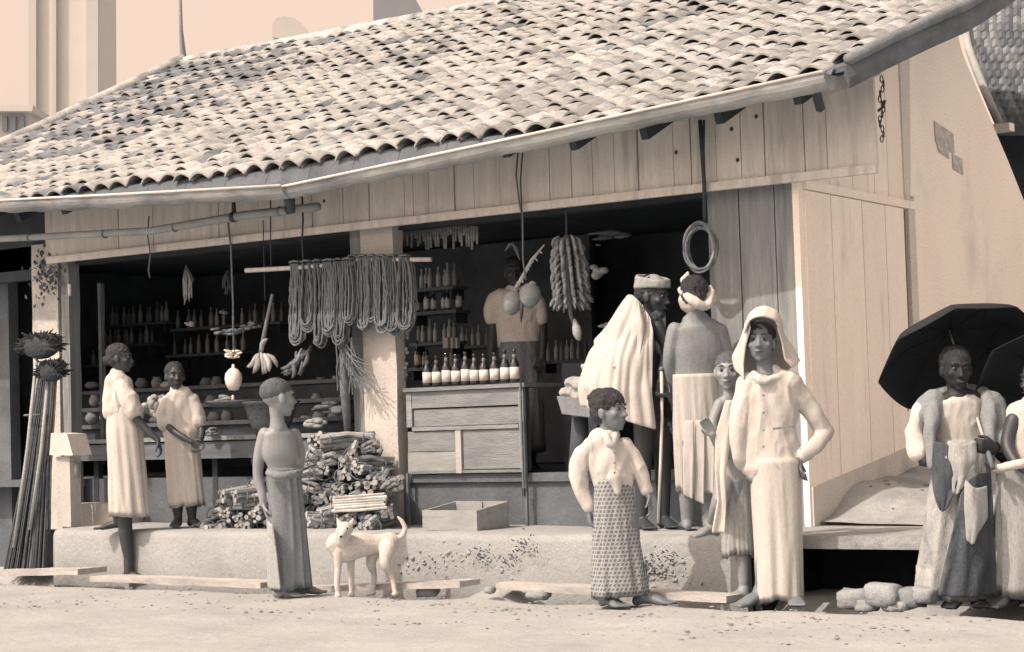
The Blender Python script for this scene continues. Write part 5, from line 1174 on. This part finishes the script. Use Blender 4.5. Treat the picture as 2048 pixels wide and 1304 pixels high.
# round tins, baskets and pots on the steps
def pot(r_,h,mat,nm='clay_pot'):
    mb=MB(); mb.lathe([(r_*.5,0),(r_*.85,h*.25),(r_,h*.5),(r_*.8,h*.8),(r_*.6,h*.88),(r_*.72,h),(r_*.62,h),(r_*.5,h*.85),(0,h*.6)],(0,0,0),14); return mb.mesh(nm,mat,True)
pm=[pot(.06,.09,pot_m),pot(.05,.10,goods_m),pot(.07,.06,M('dim round goods',.36,.3,12,bump=.5,rnd=.4))]
for k,(y,Yk,xs_) in enumerate(((848,.5,(170,196,300,415,440,600,625,655,680)),(814,.85,(175,200,225,300,320,410,620,650,676)),(778,1.2,(170,270,300,322,400,420,600,630,660)))):
    for j,x in enumerate(xs_):
        q=W(x,y,'y',Yk); o=link('goods_pot',pm[(j+k)%3],None,q+Vector((0,.08,0))); o.rotation_euler=(0,0,random.uniform(0,3)); tag(o,ORD[j]+' round pot on the '+('lowest','middle','top')[k]+' display step in the dark left bay','pot','pots on the '+('lowest','middle','top')[k]+' display step')
t=thing('fruit_heap',tuple(W(300,835,'y',-.0)),'heap of round fruits in a net between the two girls','fruit')
FR=MB().ell((0,0,0),(.030,.030,.028),n=10,m_=7).mesh('fruit',M('round fruit',.36,.2,12,rough=.6,rnd=.3),True)
for i in range(34):
    x=rnd.uniform(-1,1); z=rnd.uniform(0,1)*(1-abs(x)*.6); q=W(300+x*28,832-z*40,'y',.0)+Vector((0,rnd.uniform(-.03,.12),0)); link('fruit',FR,t,q-Vector(t.location))
# basket table in the middle of the left bay
c=W(500,870,'y',-.12); t=thing('round_basket',tuple(c),'large dark round basket standing on its tall stand behind the shaved boy','basket')
bt=W(500,805,'y',-.12); wdt=(W(548,800,'y',-.12)-W(452,800,'y',-.12)).length/2
link('bowl',MB().lathe([(.10,-.24),(.15,-.14),(.19,-.02),(.215,.0),(.20,.006),(.15,-.03),(0,-.06)],bt+Vector((.1,.1,0)),18).mesh('bowl',basket_m,True),t)
link('tray',MB().lathe([(.15,-.035),(.21,-.005),(.215,.01),(.19,.004),(0,-.01)],bt+Vector((-.17,.02,.01)),18).mesh('tray',basket_m,True),t)
link('stand',MB().tube([bt+Vector((.1,.1,-.22)),W(520,930,'y',-.02)],[.09,.07],10).mesh('stand',M('dark stand',.08,.3,5),True),t)
lump('tray_goods',446,797,-.10,.09,.03,M('tray goods',.25,.3,14,bump=.6),'pile of small pale goods on the tray left of the gourd','goods',14)
lump('cloth_heap',625,846,-.02,.11,.05,M('crumpled cloth goods',.28,.35,9,bump=.6),'crumpled pale cloth goods right of the shaved boy','goods',14)
lump('dark_heap',660,815,.3,.16,.05,M('dark heap goods',.2,.35,9,bump=.6),'dark heap of leaves on the display above the firewood','goods',14)
lump('cut_leaf_heap',425,862,-.05,.07,.04,M('leafy goods',.24,.35,12,bump=.6),'small heap of leafy goods right of the girl','goods',12)
# ---- box seat / cushion by the old man
q=W(1160,815,'y',-.15); t=thing('cloth_tray',tuple(q),'shallow tray of folded pale cloths on a dark stand beside the old man','tray')
ps=[(1113,792),(1124,828),(1196,836),(1200,800)]
me=MB().prism([W(a_,b_,'y',-.20) for a_,b_ in ps],(0,.3,0)).mesh('tray',cloth_g); fixn(me); link('tray',me,t)
mb=MB(); 
for (x,y,r_) in ((1140,785,.05),(1165,770,.065),(1185,755,.06),(1150,765,.05),(1190,790,.06),(1165,795,.05),(1180,735,.045)): mb.ell(W(x,y,'y',-.10),(r_*1.2,.08,r_*.75),n=12,m_=8)
remesh(mb,'folded_cloth',M('grey folded cloth',.36,.15,8,rough=.95,bump=.3),t,.010,3,fold=.016,fscale=14,fstretch=(1,1,1))
link('stand',MB().tube([W(1160,835,'y',-.05),W(1158,945,'y',-.05)],[.05,.07],8).mesh('stand',M('dark stand',.08),True),t)
lump('hanging_towel',1212,650,.1,.05,.03,M('dim towel',.22,.3,9),'edge of a dim folded towel left of the old man','towel',6)
lump('net_bag',1345,860,-.22,.035,.07,M('net bag',.24,.4,30,bump=.8),'striped bag hanging between the old man and the shirtless man','bag',9)
# ---- brooms and stick bundle at the left
def flare(top,bot,r0,r1,n,mat,rad,seed,name,par,ry=.5):
    rnd=random.Random(seed); mb=MB(); top=Vector(top);bot=Vector(bot)
    for i in range(n):
        a_=rnd.uniform(0,6.28); q=math.sqrt(rnd.random()); a0=top+Vector((r0*q*math.cos(a_),r0*q*math.sin(a_)*ry,rnd.uniform(-.05,.05))); b0=bot+Vector((r1*q*math.cos(a_),r1*q*math.sin(a_)*ry,rnd.uniform(-.0,.02)))
        m_=a0.lerp(b0,.5)-Vector((0,0,0))+(a0.lerp(b0,.5)-top.lerp(bot,.5))*-.15; mb.tube([a0,m_,b0],[rad*.7,rad,rad*.8],5)
    o=link(name,mb.mesh(name,mat),par); return o
bt_=W(50,1115,'y',-.62); bt_.z=GZ+.0; tp=W(97,735,'y',-.35)
t=thing('reed_bundle',(bt_.x,bt_.y,GZ),'tall flaring bundle of dry reeds leaning against the left pillar','reeds')
o=flare(tp,bt_,.085,.24,170,broom_m,.006,2,'reeds',t,.45); o['kind']='stuff'
o=flare(tp+Vector((.02,0,-.02)),bt_+Vector((0,.03,0)),.08,.23,60,M('pale reed',.30,.3,20),.006,4,'pale_reeds',t,.45); o['kind']='stuff'
link('binding',MB().tube([W(70,830,'y',-.48)+Vector((.095*math.cos(a_),.06*math.sin(a_),0)) for a_ in [q*math.pi/6 for q in range(13)]],.008,5,cap=False).mesh('binding',rope_m,True),t)
for (h,b2,hd,lab) in (((75,700),(28,1095),(82,692,.165,.12),'taller broom with wide dark brush head up and pale handle at the left edge'),((98,740),(60,1060),(104,742,.10,.10),'shorter broom with dark brush head behind the taller broom')):
    a=W(h[0],h[1],'y',-.50 if h[0]<90 else -.44); b_=W(b2[0],b2[1],'y',-.75 if h[0]<90 else -.66); t=thing('broom',tuple(b_),lab,'broom')
    link('handle',MB().tube([a,a.lerp(b_,.5)+Vector((.02,0,0)),b_],[.013,.014,.013],7).mesh('handle',M('broom handle',.34,.2,9),True),t)
    c=W(hd[0],hd[1],'y',-.50); mb=MB(); rr_=random.Random(8)
    for i in range(420):
        u=rr_.uniform(-1,1); a2=rr_.uniform(-.25,3.39); q=Vector((hd[2]*math.cos(a2)*1.25,rr_.uniform(-.06,.06),hd[3]*math.sin(a2)*.95-.02)); mb.tube([c+q*.15,c+q*rr_.uniform(.95,1.05)+Vector((rr_.gauss(0,.012),rr_.gauss(0,.02),rr_.gauss(0,.012)))],[.007,.004],4)
    mb.ell(c+Vector((0,0,.0)),(hd[2]*1.18,.07,hd[3]*.82),n=14,m_=8); link('brush',mb.mesh('brush',bush_m),t)
# dry herbs on the left pillar
c=W(95,552,'y',-.10); mb=MB(); rr_=random.Random(4)
for i in range(150):
    q=Vector((rr_.gauss(0,.08),rr_.uniform(-.06,.02),rr_.gauss(0,.09))); R=Matrix.Rotation(rr_.uniform(0,6),3,'Y')@Matrix.Rotation(rr_.uniform(0,6),3,'X'); mb.add([q+R@Vector(v) for v in ((-.02,0,0),(0,.008,.012),(.024,0,0),(0,-.004,-.012))],[(0,1,2,3)])
o=tag(mb.build('herb_bunch',M('dry herb',.13,.4,12),None,False,c),'dark bunch of dry herbs hanging at the top of the left pillar','herbs',kind='stuff')
tag(MB().tube([(0,0,0),(0,0,-.09)],[.016,.013],7).build('candle',pale_m,None,True,W(139,568,'y',-.10)),'short white candle hanging on the narrow left post','candle')
# ---- boundary stone with capping at the left end
c=W(132,1050,'y',-.45); t=thing('timber_stand',(c.x,c.y,PT),'pale post with a trapezoid cap block at the left end of the pavement','post')
me=MB().prism([W(99,910,'y',-.52),W(146,911,'y',-.52),W(134,868,'y',-.52),W(102,866,'y',-.52)],(.0,.18,0)).mesh('cap_block',M('cap plaster',.55,.1,4)); fixn(me); link('cap_block',me,t)
a=W(113,912,'y',-.47); b_=W(146,1052,'y',-.47); link('post',MB().box(((a.x+b_.x)/2,-.43,(a.z-.003+PT)/2),(b_.x-a.x-.02,.1,a.z-.003-PT),jit=.004).mesh('post',M('pale post',.46,.1,4,stain=.2,stainL=.3)),t)
tag(MB().tube([(0,0,.05),(0,0,-.05)],[.03,.028],8).build('tin_can',M('dull tin',.30,.2,9),None,True,W(152,940,'y',-.42)),'small dull tin hung on the pale post at the left','tin')
# ---- planks over the drain, stones
def plank(pa,pb,za,w_,label,Y=-.95,th=.035):
    a=W(*pa,'y',Y); b_=W(*pb,'y',Y-.03); c=(a+b_)/2; mb=MB(); d=b_-a; n=10; rn=random.Random(int(pa[0]))
    vs=[];fs=[]
    for i in range(n+1):
        p=a+d*i/n-c; wob=rn.gauss(0,.004)
        for (yy,zz) in ((-w_/2+wob,0),(w_/2,0),(w_/2,-th),(-w_/2+wob,-th)): vs.append(p+Vector((0,yy,zz+rn.gauss(0,.0015))))
    for i in range(n):
        for k in range(4): fs.append((i*4+k,i*4+(k+1)%4,(i+1)*4+(k+1)%4,(i+1)*4+k))
    fs+=[(0,1,2,3),tuple(n*4+k for k in range(4))]; mb.add(vs,fs); me=mb.mesh('plank',plank_m); fixn(me); o=link('plank',me,None,c); tag(o,label,'plank')
plank((-60,1142),(185,1136),0,.26,'worn plank at the far left over the drain below the reeds',-.98)
plank((205,1150),(545,1163),0,.22,'long worn plank between the woman and the shaved boy',-.98)
plank((598,1172),(940,1160),0,.20,'worn plank lying behind the dog along the plinth',-.98)
plank((1012,1163),(1470,1190),0,.20,'long thick plank behind the boy in the middle, up on stones',-1.0)
def stone(x,y,Y,r_,label,seed,mat=stone_m):
    rn=random.Random(seed); mb=MB(); mb.ell((0,0,0),(1,1,1),n=12,m_=8); mb.v=[tuple(Vector([math.copysign(abs(q)**.55,q)*k_ for q,k_ in zip(v,r_)])*(1+.30*noise.noise(Vector(v)*1.6+Vector((seed,0,0)))+.08*noise.noise(Vector(v)*5+Vector((seed,3,0))))) for v in mb.v]
    c=W(x,y,'y',Y); c.z=max(c.z,GZ+r_[2]*.35); tag(mb.build('stone',mat,None,True,c),label,'stone')
stone(855,1182,-1.0,(.07,.05,.035),'pale stone under the right end of the plank behind the dog',1)
stone(1078,1188,-1.08,(.075,.05,.03),'rounded stone under the left end of the long thick plank',2)
stone(1215,1180,-1.05,(.06,.05,.03),'small stone under the long thick plank behind the boy',3)
stone(980,1180,-1.15,(.03,.03,.02),'pebble in front of the little earth bank',4)
for i,(x,y,a_,b2,c2) in enumerate(((1712,1196,.10,.07,.05),(1765,1188,.09,.08,.055),(1815,1196,.09,.07,.05),(1735,1212,.06,.05,.03),(1850,1190,.07,.07,.045),(1790,1212,.07,.05,.03))):
    stone(x,y,-.98-.05*(i%2),(a_,b2,c2),('leftmost rubble block below the culvert','second rubble block below the culvert, under the slab','third rubble block below the culvert','small flat stone before the rubble blocks at the left','rubble block nearest the umbrella man','small flat stone before the rubble blocks at the right')[i],20+i)
# grit over the street and the low channel behind the planks
mb=MB(); rn=random.Random(6)
for i in range(2200):
    x=rn.uniform(-6.5,1.8); y=-.84-1.7*rn.random()**2; r_=.0025+.010*rn.random()**3; z=GZ+.012*noise.noise(Vector((x*1.3,y*2.5,0)))-(.14 if y>-1.13 else 0); mb.ell((x,y,z+r_*.1),(r_*1.5,r_,r_*.45),n=6,m_=4)
c=Vector((-2,-1.2,GZ)); mb.v=[tuple(Vector(v)-c) for v in mb.v]; tag(mb.build('gravel',stone_m,None,True,c),'scattered grit and pebbles on the street in front of the plinth','gravel',kind='stuff')
mb=MB(); rn=random.Random(12)
for i in range(110):
    x=rn.uniform(.1,2.6); y=rn.uniform(.1,2.6); s_=min(1,x/1.2); z=(.66+.075*y)*(1-s_)+(PT+.01+.05*y)*s_
    if y<.5: z=PT+(z-PT)*(.15+.85*max(0,y-.12)/.38)
    r_=rn.uniform(.006,.018); mb.ell((x,y,z+.004),(r_*1.3,r_,r_*.6),n=7,m_=5)
c=Vector((1,1,.6)); mb.v=[tuple(Vector(v)-c) for v in mb.v]; tag(mb.build('rubble',stone_m,None,True,c),'loose rubble and clods on the earth bank below the white side wall','rubble',kind='stuff')
# dark sheet painting the shade in the roadside drain under the planks
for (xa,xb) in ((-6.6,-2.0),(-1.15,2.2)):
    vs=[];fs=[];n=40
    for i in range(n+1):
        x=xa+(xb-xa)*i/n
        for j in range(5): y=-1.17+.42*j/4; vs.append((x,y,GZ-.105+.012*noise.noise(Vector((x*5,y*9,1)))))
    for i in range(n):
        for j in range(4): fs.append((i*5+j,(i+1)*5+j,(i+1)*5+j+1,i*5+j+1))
    mb=MB(); mb.add(vs,fs); tag(mb.build('drain_shade',M('dark drain shade',.05,.3,6,bump=.5),smooth=True),kind='structure')
# weeds at the plinth
for n_,(x,y) in enumerate(((965,1110),(1020,1120),(1335,1120),(1300,1135),(1055,1095))):
    c=W(x,y,'y',-.80); mb=MB(); rn=random.Random(n_)
    for i in range(46):
        q=Vector((rn.gauss(0,.05),rn.uniform(-.02,.0),rn.gauss(0,.03))); d=Vector((rn.gauss(0,1),rn.uniform(-1,0),rn.uniform(.1,1))).normalized()*rn.uniform(.015,.035); s_=d.cross(Vector((0,1,.2))).normalized()*.005
        mb.add([q,q+d*.5+s_,q+d,q+d*.5-s_],[(0,1,2,3)])
    tag(mb.build('weed',leaf_m,None,False,c),('low weed growing from the plinth face right of the dog','weed on the plinth face nearest the little bank','weed in the broken patch right of the middle boy','weed low on the plinth just right of the middle boy','topmost weed on the plinth face')[n_],'weed',kind='stuff')
bake()
